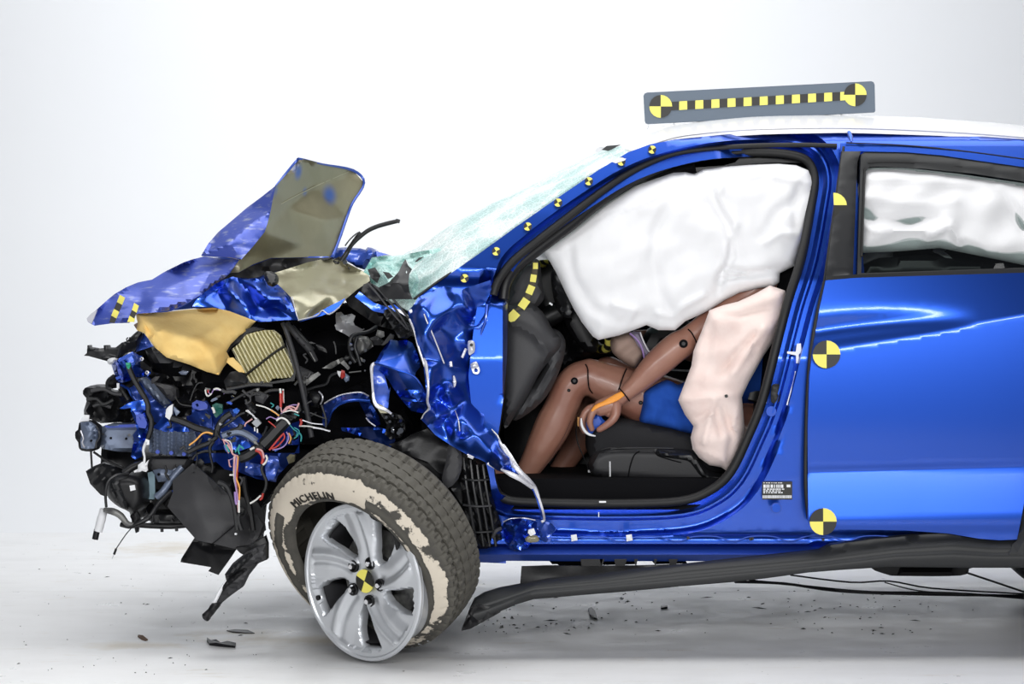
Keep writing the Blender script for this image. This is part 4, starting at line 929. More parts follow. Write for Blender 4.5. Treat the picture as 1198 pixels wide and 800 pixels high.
# dark mass of the engine behind everything, in several real blocks at their own depths
shape('engine_block', rnd([(160,400),(200,390),(300,372),(420,352),(470,372),(488,420),(500,470),(545,520),(548,560),(420,560),(330,560),(300,600),(250,560),(200,500),(165,440)], 2), .62, DARK, eng, t=.7, T=.05, R=14, s=10, wr=crumple(.06, 30, 2))
shape('air_box', z1([(690,150),(800,180),(900,300),(1198,440),(1198,799),(900,799),(780,600),(700,470),(640,300)])+[(230,470),(190,470)], .48, BLK, eng, t=.2, T=.03, R=8, s=6, wr=crumple(.03, 18, 3))
shape('radiator_support', z3([(310,340),(440,380),(600,390),(760,400),(1100,430),(1198,400),(1180,560),(1050,640),(960,799),(340,799),(300,500)]), .50, BLK, frm, t=.35, T=.02, R=8, s=8, wr=crumple(.03, 20, 11))
shape('lower_core', [(150,575),(200,560),(262,560),(300,600),(296,640),(250,625),(215,612),(180,612),(156,600)], .52, BLK, frm, t=.3, T=.02, R=6, s=6, wr=crumple(.03, 13, 12))
shape('strut_tower', [(375,470),(440,440),(470,470),(500,510),(470,540),(380,520),(340,520),(330,480)], .46, DARK, eng, t=.3, T=.03, R=10, s=7, wr=crumple(.03, 16, 14))
shape('front_core', [(138,448),(160,430),(200,440),(240,460),(240,500),(225,512),(150,505),(140,490)], .47, BLK, frm, t=.06, s=5, wr=crumple(.03, 12, 31))
shape('core_support', [(150,455),(172,440),(200,470),(205,500),(190,500),(160,478)], .42, PAINT_IN, frm, t=.03, s=4, wr=crumple(.02, 9, 32), relax=2)
shape('apron_edge', z3([(780,160),(830,120),(880,60),(950,90),(960,170),(1040,150),(1110,150),(1130,200),(900,200)]), .27, PAINT, frm, t=.02, s=3, wr=crumple(.015, 8, 33), relax=1)
shape('core_filler', [(205,520),(235,515),(262,525),(280,560),(262,585),(232,560),(206,545)], .46, BLK, frm, t=.03, s=5, wr=crumple(.02, 10, 35))
# black bumper bar scrap pointing forward
shape('bumper_scrap', z1([(145,288),(172,262),(178,190),(192,190),(196,210),(240,214),(270,222),(330,215),(330,190),(365,190),(370,212),(440,212),(500,165),(545,150),(600,95),(640,60),(680,40),(690,80),(660,150),(620,250),(540,262),(450,345),(372,342),(300,322),(190,292)]), .34, BLK2, frm, t=.05, T=.01, R=4, s=3, wr=crumple(.012, 8, 1))
tube('wire_loop', z1([(560,120,.3),(545,130,.3),(550,150,.3),(575,140,.3),(572,115,.3)]), .9, BLK, frm, 5)
tube('bent_rod', z1([(505,175,.3),(480,230,.29),(450,310,.28)]), 1.8, BLK2, frm, 6)
shape('foam_chip', z1([(610,0),(640,-20),(680,30),(685,50),(650,55),(625,25)]), .28, BEIGE, frm, t=.02, T=.01, R=3, s=3)
# blue latch support
shape('upper_tie_bar', z1([(575,150),(690,60),(740,120),(775,180),(790,200),(600,262),(585,230)]), .38, PAINT_IN, frm, t=.05, wr=crumple(.01, 12, 3), s=4)
shape('headlamp_bracket', z1([(400,365),(470,315),(540,280),(600,250),(650,285),(690,290),(690,330),(665,350),(670,400),(700,430),(760,425),(768,450),(740,480),(640,490),(600,480),(575,520),(480,550),(450,520),(430,460)]), z1([(400,365,.32),(470,315,.26),(600,250,.30),(690,300,.32),(530,420,.25),(520,500,.30),(480,550,.30),(640,490,.31),(760,430,.33),(450,330,.24),(500,520,.25),(430,460,.33),(610,370,.24),(620,470,.27)]), PAINT, frm, t=.012, s=3, wr=crumple(.008, 10, 5), smooth=20)
for c in ((685,318),(735,445)): tube('bracket_eye', z1([(c[0]-14,c[1],.30),(c[0],c[1]-14,.30),(c[0]+14,c[1],.30),(c[0],c[1]+14,.30)]), .9, EDGE, frm, 5, 3, closed=True)
shape('bracket_rib', z1([(460,330),(590,262),(600,285),(475,350)]), .245, PAINT_IN, frm, t=.01, T=.008, R=2, s=3)
shape('bracket_rib', z1([(440,352),(462,348),(512,470),(505,520),(480,500)]), .25, PAINT_WORN, frm, t=.01, T=.006, R=2, s=3)
shape('bracket_rib', z1([(440,490),(495,470),(498,492),(450,515)]), .24, PAINT_IN, frm, t=.01, T=.008, R=2, s=3)
shape('washer_cap', rnd(z1([(362,335),(380,315),(435,305),(450,325),(455,345),(385,372),(370,360)]), 2), .30, WHT, frm, t=.04, T=.015, R=4, s=3)
shape('horn_arm', z1([(650,500),(700,490),(790,560),(860,640),(935,740),(905,775),(880,760),(790,680),(720,600)]), .36, STEEL, frm, t=.05, T=.03, R=5, s=3)
shape('radiator_tank', z1([(790,540),(860,550),(960,570),(1005,600),(1010,690),(960,715),(900,660),(840,600)]), .40, GRYP, eng, t=.06, T=.01, R=3, s=4)
# left black bits
shape('bumper_absorber', [(97,457),(99,454),(106,451),(114,451),(125,457),(139,460),(150,470),(158,480),(157,494),(140,494),(118,495),(105,490),(99,492),(98,480),(102,467),(97,461)], .36, BLK, frm, t=.12, T=.02, R=5, s=3.4, wr=crumple(.03, 9, 21))
shape('grille_slat', z1([(360,560),(400,500),(430,470),(455,540),(450,590),(370,600)]), .33, BLK, frm, t=.05, T=.01, R=4, s=3, wr=crumple(.01, 6, 2))
tube('hose', z1([(430,470,.3),(370,520,.3),(362,580,.3),(400,600,.3)]), 2, BLK2, frm, 7)
box('white_clip', P(*z1([(465,570)])[0], .29), (.008,.006,.018), WHT, frm)
for i, pts in enumerate(([(210,620),(330,600),(420,640),(500,650)], [(170,700),(260,690),(330,740),(420,700)], [(230,760),(300,740),(400,770)], [(480,560),(520,640),(560,700)])):
    tube('rubber_strip', z1([(a, b, .31+.01*i) for a, b in pts]), 2.4, BLK2 if i % 2 else GRYP, frm, 6)
# frame rail end
shape('crash_can', z3([(315,150),(360,135),(640,130),(660,180),(650,330),(620,395),(430,380),(310,355),(295,330),(300,190)]), z3([(315,150,.27),(640,130,.29),(345,180,.22),(640,178,.22),(620,395,.30),(310,355,.28),(350,345,.22),(620,360,.23),(295,330,.26),(300,190,.27)]), STEEL, frm, t=.12, s=4, smooth=25)
shape('rail_top_face', z3([(340,140),(640,128),(645,158),(350,185)]), .25, PAINT_WORN, frm, t=.02, s=6)
for c in ((397,258),(541,264)): disc('rail_hole', P(*z3([c])[0], .215), (0,-1,0), 1.5/380, .004, DARK, frm, 12)
shape('end_plate', rnd(z3([(100,120),(130,105),(200,100),(262,140),(290,170),(290,230),(285,300),(255,370),(200,385),(120,375),(95,340),(92,300),(65,260),(65,200),(90,180)]), 2), .22, BLK, frm, t=.06, T=.01, R=4, s=3)
shape('end_cap', z3([(112,112),(190,108),(250,150),(262,200),(258,290),(240,355),(170,362),(120,352),(112,290),(122,220)]), z3([(112,112,.2),(250,150,.19),(240,355,.2),(120,352,.2),(180,200,.165),(185,300,.17),(160,130,.185),(215,190,.165)]), STEEL, frm, t=.03, s=3, wr=crumple(.008, 9, 6), smooth=20)
disc('rail_hole', P(*z3([(215,283)])[0], .158), (0,-1,0), 1.4/380, .004, DARK, frm, 12)
tube('torn_edge', z3([(115,190,.18),(140,260,.16),(130,300,.165),(150,345,.165)]), .9, EDGE, frm, 5)
tube('torn_edge', z3([(262,150,.18),(285,190,.17),(290,250,.17),(262,300,.17),(258,350,.17)]), 1.3, BLK2, frm, 5)
shape('light_patch', z3([(95,105),(150,42),(195,45),(190,100)]), .20, WHT, frm, t=.01, s=4, wr=crumple(.004, 5, 2))
shape('bent_flange', z3([(580,0),(700,0),(725,60),(745,120),(735,200),(715,280),(690,340),(690,430),(625,460),(585,430),(600,330),(615,270),(600,230),(640,180),(625,110),(600,50)]), z3([(580,0,.20),(700,0,.20),(745,120,.24),(640,180,.19),(690,340,.20),(625,460,.22),(600,230,.22),(670,80,.17),(660,270,.18)]), PAINT, frm, t=.01, s=3, wr=crumple(.006, 9, 4), smooth=25)
shape('flange_scuffs', z3([(630,40),(700,30),(735,120),(720,170),(660,160),(635,110)]), .175, PAINT_WORN, frm, t=.004, s=4)
shape('bent_flange', z1([(480,780),(540,740),(600,715),(720,695),(720,799),(590,799),(585,775),(520,785)]), .20, PAINT, frm, t=.01, s=3, wr=crumple(.006, 9, 7))
tube('blue_wire_arm', z1([(490,560,.3),(560,600,.29),(590,660,.29),(630,712,.28)]), 1.8, PAINT, frm, 6)
shape('rail_side', z3([(780,150),(830,130),(900,180),(1100,195),(1180,200),(1198,260),(1150,430),(1050,430),(780,400),(750,380),(760,250)]), .28, STEEL, frm, t=.1, s=2.6, T=.006, R=3,
      wr=lambda p: .012*np.sin((p[:, 0]-178)/8.5*6.28)*1.0, smooth=50)
for c in ((838,385),(965,395),(1085,405)): disc('bolt_head', P(*z3([c])[0], .26), (0,-1,0), 2.6/380, .01, PAINT_WORN, frm, 8)
shape('lower_rail', z3([(770,430),(1150,440),(1120,520),(1060,560),(980,660),(900,680),(820,660),(760,600),(740,500)]), .34, GRYP, frm, t=.1, T=.02, R=6, s=4)
shape('gusset_plate', z3([(790,560),(850,545),(960,560),(1060,510),(1000,620),(940,660),(840,670)]), .30, STEEL, frm, t=.03, T=.008, R=4, s=4)
for c in ((845,597),(924,613)): disc('rail_hole', P(*z3([c])[0], .285), (0,-1,0), 1.7/380, .004, DARK, frm, 12)
tube('lower_arm', z3([(1060,530,.29),(980,620,.28),(930,690,.27),(880,760,.26),(820,810,.26)]), 4.2, STEEL, frm, 8)
shape('blue_strap', z3([(740,585),(780,570),(805,600),(810,780),(800,830),(750,830),(755,700)]), .28, mat('pale_blue_strap', (.18,.27,.32), .6), frm, t=.01, s=5)
# upper apron behind harness: crumpled blue sheet
shape('inner_apron', z2([(0,500),(190,440),(200,330),(330,310),(400,420),(560,380),(700,520),(860,640),(1000,560),(1198,500),(1198,799),(0,799)])+z4([(1198,0),(1100,180),(990,300),(980,350),(800,320),(640,260),(500,230),(420,160),(300,180),(0,60)]), .40, PAINT_IN, frm, t=.02, s=4.2, wr=crumple(.05, 15, 8), smooth=40, relax=1)
shape('tow_bracket', z2([(200,330),(235,305),(320,320),(345,350),(340,385),(270,400),(210,385),(195,360)]), .33, PAINT_WORN, frm, t=.02, s=3, holes=[z2([(228,340),(252,335),(262,358),(240,368)])])
shape('blue_plate', z2([(200,390),(330,400),(380,460),(385,560),(330,560),(240,500),(205,450)]), .345, PAINT_IN, frm, t=.015, T=.01, R=4, s=4, wr=crumple(.01, 8, 5))
shape('blue_plate', z2([(470,655),(600,640),(730,700),(750,740),(640,780),(560,760)]), .33, PAINT, frm, t=.01, s=4, wr=crumple(.008, 10, 9))
shape('blue_plate', z4([(700,160),(850,190),(860,290),(760,290),(690,250)]), .33, PAINT_IN, frm, t=.01, s=4, wr=crumple(.01, 9, 3))
shape('blue_plate', z4([(920,100),(1000,110),(1015,200),(960,330),(890,320),(880,210)]), .30, PAINT_IN, frm, t=.01, s=4, wr=crumple(.01, 8, 1))
# black tray, shields and hanging pieces
shape('splash_shield', rnd(zC([(485,140),(500,150),(625,262),(655,300),(655,375),(610,415),(560,452),(500,440),(386,308),(408,250),(406,208)]), 1), zC([(485,140,.26),(655,300,.22),(655,375,.20),(560,452,.17),(386,308,.22),(406,208,.25),(500,290,.20)]), GRYP, frm, t=.012, s=6, wr=crumple(.003, 30, 3), smooth=30, label='flat dark grey plastic shield')
shape('shield_flap', zC([(560,452),(655,375),(700,330),(735,340),(760,380),(740,430),(700,470),(655,475)]), zC([(560,452,.175),(655,375,.20),(735,340,.26),(700,470,.22),(655,475,.2)]), GRYP, frm, t=.01, s=6)
shape('shield_flap', zC([(655,300),(670,270),(735,290),(760,330),(770,400),(720,450),(660,380)]), .30, GRYP, frm, t=.01, s=6, wr=crumple(.01, 20, 4))
shape('lower_flap', zC([(490,432),(560,440),(662,465),(625,520),(585,575),(545,560),(557,545),(437,525),(440,512)]), zC([(495,445,.20),(660,480,.22),(585,575,.12),(437,525,.10)]), BLK, frm, t=.008, s=5, wr=crumple(.004, 10, 6))
tube('shield_bolt', zC([(655,415,.17),(652,415,.16)]), 1.5, WHT, frm, 6)
tube('flap_seam', zC([(563,452,.165),(610,413,.18),(655,376,.19)]), .7, BLK, frm, 4)
shape('shield_link', zC([(650,470),(700,465),(765,425),(775,455),(775,515),(740,530),(715,515),(690,500),(670,490)]), .14, BLK, frm, t=.05, s=5, wr=crumple(.01, 9, 51))
hl = part('bumper_strut')
shape('strut_plate', zC([(768,455),(770,512),(740,530),(700,580),(680,622),(640,650),(600,682),(585,700),(560,735),(545,752),(525,745),(522,728),(555,700),(580,655),(615,595),(610,572),(640,530),(690,490),(740,465)]), .02, GRYP, hl, t=.04, T=.012, R=4, s=3, wr=crumple(.008, 7, 3))
shape('strut_ridge', zC([(740,480),(700,520),(650,570),(618,590),(612,573),(645,535),(695,492)]), .0, BLK2, hl, t=.02, T=.01, R=3, s=3)
shape('strut_ridge', zC([(735,530),(690,560),(620,620),(590,650),(600,610),(660,560)]), .0, BLK, hl, t=.02, T=.008, R=2, s=3)
tube('pale_rod', zC([(615,595,.0),(590,640,.0),(565,690,.0)]), [1,2.2,2.6], WHT, hl, 6)
shape('strut_foot', rnd(zC([(522,728),(545,708),(560,685),(590,690),(575,715),(550,735),(548,752),(538,755),(525,745)]), 2), -.01, BLK, hl, t=.04, T=.012, R=3, s=3)
# fog lamp and brackets at the lower left
shape('lower_grille', zC([(68,170),(100,150),(130,138),(200,155),(205,185),(160,200),(140,268),(125,262),(85,220)]), .30, BLK2, frm, t=.05, T=.01, R=4, s=3, wr=crumple(.008, 10, 5))
tube('thin_rod', zC([(88,92,.25),(92,160,.25)]), 1.3, BLK, frm, 6); tube('thin_rod', zC([(98,95,.25),(150,130,.25),(215,160,.25)]), 1.5, BLK, frm, 6)
shape('lamp_housing', rnd(zC([(150,215),(170,190),(235,180),(285,200),(298,240),(296,300),(270,330),(262,365),(248,372),(238,330),(200,312),(165,285),(150,260)]), 2), .20, BLK, frm, t=.15, T=.06, R=12, s=3)
shape('lamp_fin', zC([(170,215),(195,205),(225,290),(230,320),(205,310),(185,270)]), .135, BLK2, frm, t=.02, T=.01, R=3, s=3)
shape('lamp_fin', zC([(165,240),(185,235),(195,290),(180,285)]), .14, BLK2, frm, t=.02, T=.01, R=3, s=3)
shape('white_tag', zC([(238,227),(258,224),(262,243),(242,248)]), .125, WHT, frm, t=.004, s=4)
tube('coil_hose', zC([(235,180,.16),(190,185,.14),(155,210,.13),(145,260,.13),(148,310,.14)]), 1.7, BLK2, frm, 7)
tube('black_arm', zC([(290,140,.2),(250,155,.19),(215,180,.18)]), 4.5, BLK, frm, 8)
tube('silver_arm', zC([(140,322,.16),(175,328,.15),(205,345,.15),(230,375,.15),(262,380,.15)]), [3,4.4,4.2,3.6,2.4], GREYM, frm, 8)
tube('white_tube', zC([(138,318,.2),(128,360,.2),(116,405,.2)]), [4.6,5.4,5.2], WHT, frm, 10); tube('tube_cap', zC([(112,398,.2),(104,436,.2)]), 3.8, BLK, frm, 8)
tube('antenna_wire', zC([(260,378,.15),(230,410,.14),(205,445,.12),(185,475,.11)]), .7, BLK, frm, 5); tube('antenna_tip', zC([(186,473,.11),(178,495,.11)]), 1.4, BLK, frm, 6); tube('antenna_core', zC([(178,495,.11),(170,512,.11)]), .5, EDGE, frm, 5)
tube('lower_bar', zC([(205,375,.25),(300,382,.28),(400,385,.3),(470,380,.3)]), [2,3.4,3.6,3], BLK, frm, 8)
for c in ((365,403),(422,400)): tube('bar_bolt', zC([(c[0], c[1]-10, .28), (c[0], c[1]+4, .28)]), 2, GRYP, frm, 6)
tube('hose', zC([(205,378,.16),(245,385,.15),(290,365,.15),(320,345,.16),(350,300,.2),(400,250,.24)]), 3, BLK2, frm, 8)
tube('hose', zC([(250,390,.14),(290,378,.14),(325,372,.14),(330,345,.14)]), 1.3, BLK, frm, 6)
shape('hook', zC([(240,345),(262,320),(280,350),(272,408),(262,412),(255,380)]), .17, BLK, frm, t=.02, T=.006, R=3, s=3)
shape('drain_shell', zC([(325,330),(440,330),(450,370),(400,378),(340,370)]), .34, BLK2, frm, t=.1, T=.02, R=5, s=4, wr=crumple(.01, 8, 2))
shape('white_connector', z3([(650,510),(690,480),(715,500),(750,460),(735,510),(740,560),(725,575),(690,565),(665,575),(615,580),(612,565),(650,545)]), .16, WHT, frm, t=.01, T=.006, R=2, s=2.5)
tube('white_cable_end', z3([(722,300,.2),(700,370,.18),(712,440,.17),(705,500,.16)]), [2,1.6,1.3,1.8], WHT, wirs, 6)
# foam and filter
shape('foam_panel', zA([(232,578),(245,574),(270,575),(330,578),(420,568),(500,563),(560,575),(610,592),(648,610),(620,640),(590,660),(560,690),(545,715),(558,740),(535,770),(520,795),(480,785),(420,760),(340,735),(300,700),(262,650),(236,640),(240,615)]),
      zA([(232,578,.20),(420,568,.34),(560,575,.44),(648,610,.42),(520,795,.20),(340,735,.16),(300,640,.16),(450,680,.16),(540,620,.30),(500,740,.15)]), FOAM, frm, t=.02, T=.012, R=5, s=4, wr=crumple(.006, 16, 3), smooth=60)
shape('foam_strip', zA([(553,737),(570,735),(600,765),(612,788),(590,785),(548,752)]), .20, FOAM, frm, t=.01, T=.004, R=2, s=3)
fo = zE([(0,272),(28,235),(70,222),(110,214),(150,214),(180,238),(197,285),(205,300),(222,325),(246,402),(228,425),(150,430),(130,446),(50,450),(38,425),(0,375),(-20,330),(-35,300)])
A_ = math.radians(62); A2 = math.radians(-35)
def pleat(p):
    u = p[:, 0]*math.sin(A_)-p[:, 1]*math.cos(A_)
    wv = 1.3*np.sin(p[:, 1]/5.5)*np.clip((p[:, 0]-296)/25, 0, 1)*np.clip((402-p[:, 1])/10, 0, 1)
    return .33+.030*np.clip((np.abs(((u+wv)/4.3 % 1)*2-1)-.45)/.3, 0, 1)
shape('air_filter', fo, pleat, FILT, eng, t=.04, s=1.1, smooth=30, label='cream pleated paper air filter')
tube('filter_band', zE([(22,418,.325),(90,365,.325),(150,318,.325),(203,284,.325)]), 1.7, BLKP, eng, 5)
shape('filter_frame', zE([(205,255),(222,300),(252,400),(245,440),(150,452),(50,460),(30,440),(50,452),(130,447),(228,427),(244,402),(220,325)]), .33, BLK2, eng, t=.05, s=4)
shape('airbox_lid', zE([(0,395),(30,420),(50,452),(0,470),(-60,470),(-70,440),(-40,400)]), .31, BLK2, eng, t=.05, T=.01, R=4, s=5, wr=crumple(.01, 15, 2))
shape('airbox_lid', zE([(-60,330),(-35,290),(0,268),(30,232),(60,220),(110,210),(60,200),(10,215),(-60,270)]), .36, BLK, eng, t=.06, s=5, wr=crumple(.01, 9, 6))
# hood stay and bars
tube('hood_stay', zE([(192,180,.24),(215,235,.24),(245,330,.24),(272,440,.24),(300,570,.24),(322,690,.24)]), [2.6,3,3,3.2,3.2,3.2], GRYP, eng, 8)
tube('cowl_strip', zE([(210,180,.36),(260,245,.36),(310,300,.37),(342,352,.38)]), [3.2,4,4.4,3], GRYP, eng, 8)
tube('cowl_strip', zE([(235,195,.40),(285,250,.40),(330,300,.41)]), 2.4, BLK2, eng, 8)
for c in ((262,250),(290,280),(318,308)): disc('rail_hole', P(*zE([c])[0], .345), (0,-1,0), .9/380, .004, DARK, eng, 8)
shape('box_corner', zE([(270,440),(350,400),(362,412),(300,460)]), .30, GREYM, eng, t=.02, T=.004, R=2, s=4)
shape('battery_cover', zE([(230,360),(262,372),(330,405),(300,440),(260,440)]), .34, GRYP, eng, t=.04, T=.01, R=4, s=5)
shape('grey_sheet', z5([(345,45),(390,38),(420,70),(490,55),(525,75),(505,130),(520,165),(600,205),(560,235),(500,240),(470,272),(400,230),(345,205),(332,160),(345,150),(340,80)]), z5([(345,45,.30),(525,75,.34),(600,205,.32),(470,272,.30),(332,160,.28),(420,120,.25),(400,200,.29)]), mat('grey_sheet_metal', (.38,.38,.39), .45, .5), eng, t=.008, s=3, wr=crumple(.003, 8, 2))
shape('grey_bracket', z5([(215,565),(300,510),(370,480),(398,466),(475,560),(455,580),(385,515),(300,570)]), .36, GREYM, eng, t=.03, T=.006, R=2, s=4)
shape('cast_bracket', z5([(500,275),(560,262),(625,270),(680,320),(690,360),(640,400),(570,440),(530,400),(515,340)]), .33, GREYM, eng, t=.06, T=.015, R=4, s=2.6, wr=crumple(.012, 6, 8))
shape('cast_arm', z5([(640,290),(720,260),(790,320),(850,240),(885,260),(880,290),(790,350),(700,350)]), .36, GRYP, eng, t=.05, T=.01, R=3, s=3, wr=crumple(.01, 9, 3))
tube('heater_hose', z5([(720,180,.34),(640,225,.3),(540,245,.28),(485,280,.27),(470,360,.27),(490,450,.28),(530,510,.28)]), 2.6, BLK2, eng, 8)
tube('heater_hose', z5([(540,280,.27),(520,360,.27),(545,440,.27),(575,540,.27)]), 2.2, BLK2, eng, 8)
for a, b in ((490,350),(483,520),(610,500),(625,405),(500,390)): disc('bolt_head', P(*z5([(a,b)])[0], .26), (-.2,-1,.3), 2/380, .008, CHROME, eng, 8)
tube('hose', z5([(50,775,.33),(150,740,.33),(255,710,.33),(290,640,.33),(360,605,.33)]), 1.8, BLK2, eng, 7)
shape('red_grommet', z5([(395,580),(425,590),(430,640),(400,665),(385,640)]), .31, W['red'], eng, t=.01, T=.006, R=2, s=3)
shape('white_ferrule', z5([(355,590),(395,595),(380,650),(360,620)]), .315, WHT, eng, t=.01, T=.006, R=2, s=3); shape('white_ferrule', z5([(430,610),(470,640),(465,680),(435,695),(418,670)]), .315, STEEL, eng, t=.01, T=.006, R=2, s=3)
tube('thin_rod', z5([(465,605,.32),(580,592,.32)]), .9, GREYM, eng, 5)
tube('hose_clamp', z6([(185,145,.3),(215,180,.29),(220,215,.29),(200,262,.3)]), 1.1, EDGE, eng, 5)
shape('hose_body', rnd(z6([(80,150),(160,140),(215,160),(222,230),(190,290),(110,280),(80,220)]), 2), .32, BLK, eng, t=.06, T=.03, R=8, s=4)
# wheelhouse: blue arch frame
shape('shock_tower_arch', z6([(230,265),(240,245),(280,240),(360,190),(450,158),(560,150),(600,150),(650,185),(660,240),(610,245),(540,220),(440,235),(380,260),(330,300),(300,350),(290,410),(250,480),(215,450),(222,330)]), z6([(230,265,.28),(450,158,.26),(600,150,.25),(660,240,.26),(440,235,.18),(330,300,.19),(290,410,.22),(215,450,.28),(540,220,.19),(360,215,.2)]), PAINT_IN, frm, t=.02, s=3, wr=crumple(.006, 10, 6), smooth=20)
tube('torn_edge', z6([(235,255,.2),(300,215,.19),(390,175,.185),(500,155,.18),(580,152,.18),(650,185,.19)]), .9, EDGE, frm, 5)
tube('arch_lip', z6([(280,400,.19),(300,340,.17),(350,280,.165),(430,240,.16),(530,225,.16),(660,235,.17)]), 1.8, PAINT, frm, 6)
shape('arch_brace', z6([(560,240),(610,250),(670,250),(745,380),(760,450),(715,470),(690,460),(640,400),(600,320)]), z6([(560,240,.24),(670,250,.20),(760,450,.20),(715,470,.22),(640,400,.21),(650,320,.16),(600,320,.22)]), PAINT, frm, t=.01, s=3, smooth=20)
tube('torn_edge', z6([(625,390,.2),(660,430,.195),(712,468,.195)]), 1, EDGE, frm, 5)
shape('arch_sill', z6([(390,480),(500,482),(640,475),(760,480),(860,520),(900,600),(860,660),(780,640),(650,590),(480,530),(400,510)]), z6([(390,480,.22),(640,475,.18),(860,520,.2),(860,660,.24),(650,590,.25),(500,500,.19),(700,530,.2)]), PAINT, frm, t=.02, s=4, wr=crumple(.006, 12, 2), smooth=20)
shape('smashed_bracket', z6([(760,350),(870,345),(950,370),(990,430),(990,520),(950,570),(850,590),(800,540),(820,450)]), .18, BLK, frm, t=.04, s=2.6, wr=crumple(.02, 6, 9))
for a, b, r in ((825,395,2),(885,380,1.6),(858,435,1.8),(960,428,2.4),(883,498,1.8),(885,522,2.2),(960,520,3.8),(940,540,2.6)): disc('bolt_head', P(*z6([(a,b)])[0], .145), (-.3,-1,.4), r/380, .012, CHROME, frm, 7)
lin = part('wheel_liner')
shape('liner_shell', [(455,520),(500,505),(540,535),(560,560),(572,620),(575,640),(552,640),(540,610),(520,570),(490,540)], .20, BLK, lin, t=.02, T=.0, s=6, wr=crumple(.012, 30, 5))
shape('liner_flap', z6([(960,600),(1060,540),(1198,490)])+[(510,510),(530,525),(545,560),(540,590),(520,560),(500,540),(470,530)], .12, BLK, lin, t=.01, s=5, wr=crumple(.02, 30, 3))
shape('liner_fin', rnd(zK([(235,505),(262,520),(268,560),(258,600),(230,625),(215,600),(225,560)]), 2), .02, GRYP, lin, t=.01, T=.01, R=5, s=4)
shape('liner_block', zK([(270,535),(300,545),(330,560),(345,640),(370,720),(375,760),(330,785),(300,780),(275,680),(262,600)]), .10, BLK, lin, t=.06, T=.01, R=4, s=3.4, wr=crumple(.03, 8, 13))
for i, x in enumerate((272, 290, 306, 322)):
    tube('liner_rib', zK([(x,545+i*6,.08),(x+8,620,.07),(x+22,700,.07),(x+34,775,.08)]), 1.8, BLK2, lin, 6)
for i, v in enumerate((600, 668, 735)):
    tube('liner_rib', zK([(268+i*3,v,.075),(300+i*4,v+4,.06),(338+i*6,v+2,.07)]), 1.3, GRYP if i % 2 else BLK2, lin, 6)
tube('liner_hook', f3([(265,620,.05),(285,580,.04),(320,560,.05)]), 2.2, GRYP, lin, 6)
shape('crushed_sill_end', f3([(330,520),(370,498),(480,490),(560,520),(560,570),(540,640),(500,690),(420,715),(370,690),(345,640)]), f3([(330,520,.06),(480,490,.04),(560,570,.06),(500,690,.03),(370,690,.06),(420,560,-.0),(400,640,.02),(480,620,.06),(450,520,.02)]), PAINT, lin, t=.01, s=3, wr=crumple(.012, 8, 3), smooth=18)
tube('torn_edge', f3([(335,518,.05),(375,498,.04),(430,492,.04),(480,492,.03),(550,505,.04)]), .7, EDGE, lin, 5)
shape('khaki_patch', rnd(f3([(485,625),(520,605),(565,612),(572,645),(520,655),(488,645)])), .02, OLIVE, lin, t=.01, T=.006, R=3, s=3)
shape('white_clip', f3([(505,570),(540,560),(553,595),(520,612),(500,590)]), .0, WHT, lin, t=.01, T=.004, R=2, s=3)
shape('crumpled_flap', rnd(f3([(570,555),(610,515),(660,530),(690,570),(660,600),(650,650),(600,645),(575,600)]), 2), .03, PAINT_IN, lin, t=.01, T=.01, R=4, s=3, wr=crumple(.012, 7, 8))
shape('scraped_metal', f3([(345,665),(400,655),(500,670),(520,700),(440,712),(385,715)]), .03, EDGE, lin, t=.004, s=3, wr=crumple(.01, 5, 3)) if False else None

# crumpled fender, nearest folds towards the camera
fo_ = f1([(130,250),(200,215),(310,165),(480,185),(690,118),(695,150),(700,200),(650,300),(690,330),(650,520),(610,700),(600,800)])+f2([(590,130),(610,300),(640,430),(640,530),(680,540),(700,560),(740,600),(790,680),(830,740),(860,790)])+f3([(460,190),(520,240),(550,290),(585,380),(605,440),(612,500),(608,520),(590,515),(580,440),(555,360),(535,310),(500,270),(460,252),(400,222),(350,190),(290,170),(230,125),(170,95),(100,75)])+f2([(510,745),(380,670),(260,590),(190,510),(150,470),(180,420),(205,385),(195,300),(180,150),(165,0)])+f1([(160,720),(130,640),(100,520),(60,420),(50,360),(100,300)])
fy_ = (f1([(130,250,-.0),(310,165,.02),(480,185,.0),(690,118,.02),(700,200,.05),(650,300,.05),(690,330,.04),(610,700,.05),(420,200,-.02),(230,400,-.06),(270,440,-.06),(330,760,-.02),(180,560,-.07),(120,420,-.05),(60,400,-.02),(105,520,-.04),(400,330,-.035),(520,330,-.03),(400,600,.015),(500,480,.02),(510,600,.01),(545,430,.055),(560,330,.045),(560,560,.07),(600,500,.03),(150,300,-.06),(300,480,-.01),(440,650,.03),(350,520,.0)])
       +f2([(165,0,-.03),(230,60,-.05),(330,160,-.0),(200,250,-.06),(260,300,-.0),(350,260,-.05),(420,200,.01),(410,400,-.0),(500,300,.03),(590,130,.05),(640,430,.04),(460,440,-.04),(640,540,-.03),(640,530,.0),(690,560,-.02),(205,385,-.02),(150,470,-.01),(200,520,-.05),(280,460,-.08),(460,590,-.03),(430,570,-.07),(500,620,-.06),(700,730,-.05),(770,770,-.09),(730,640,-.02),(510,745,-.02),(380,670,-.03),(860,790,-.04),(580,590,-.06),(320,480,-.02)])
       +f3([(100,75,-.02),(230,125,-.03),(330,160,-.09),(350,190,-.03),(400,200,-.08),(520,280,-.04),(590,400,-.01),(600,515,.02)]))
shape('crumpled_side', fo_, addf(facet([(a, b, c*1.25) for a, b, c in fy_]), crumple(.004, 22, 3)), PAINT, fend, t=.006, s=2.6, smooth=40, relax=3, label='crumpled glossy blue fender panel')
def yF(pt): return float(facet([(a, b, c*1.25) for a, b, c in fy_])(np.array([pt[:2]]))[0])
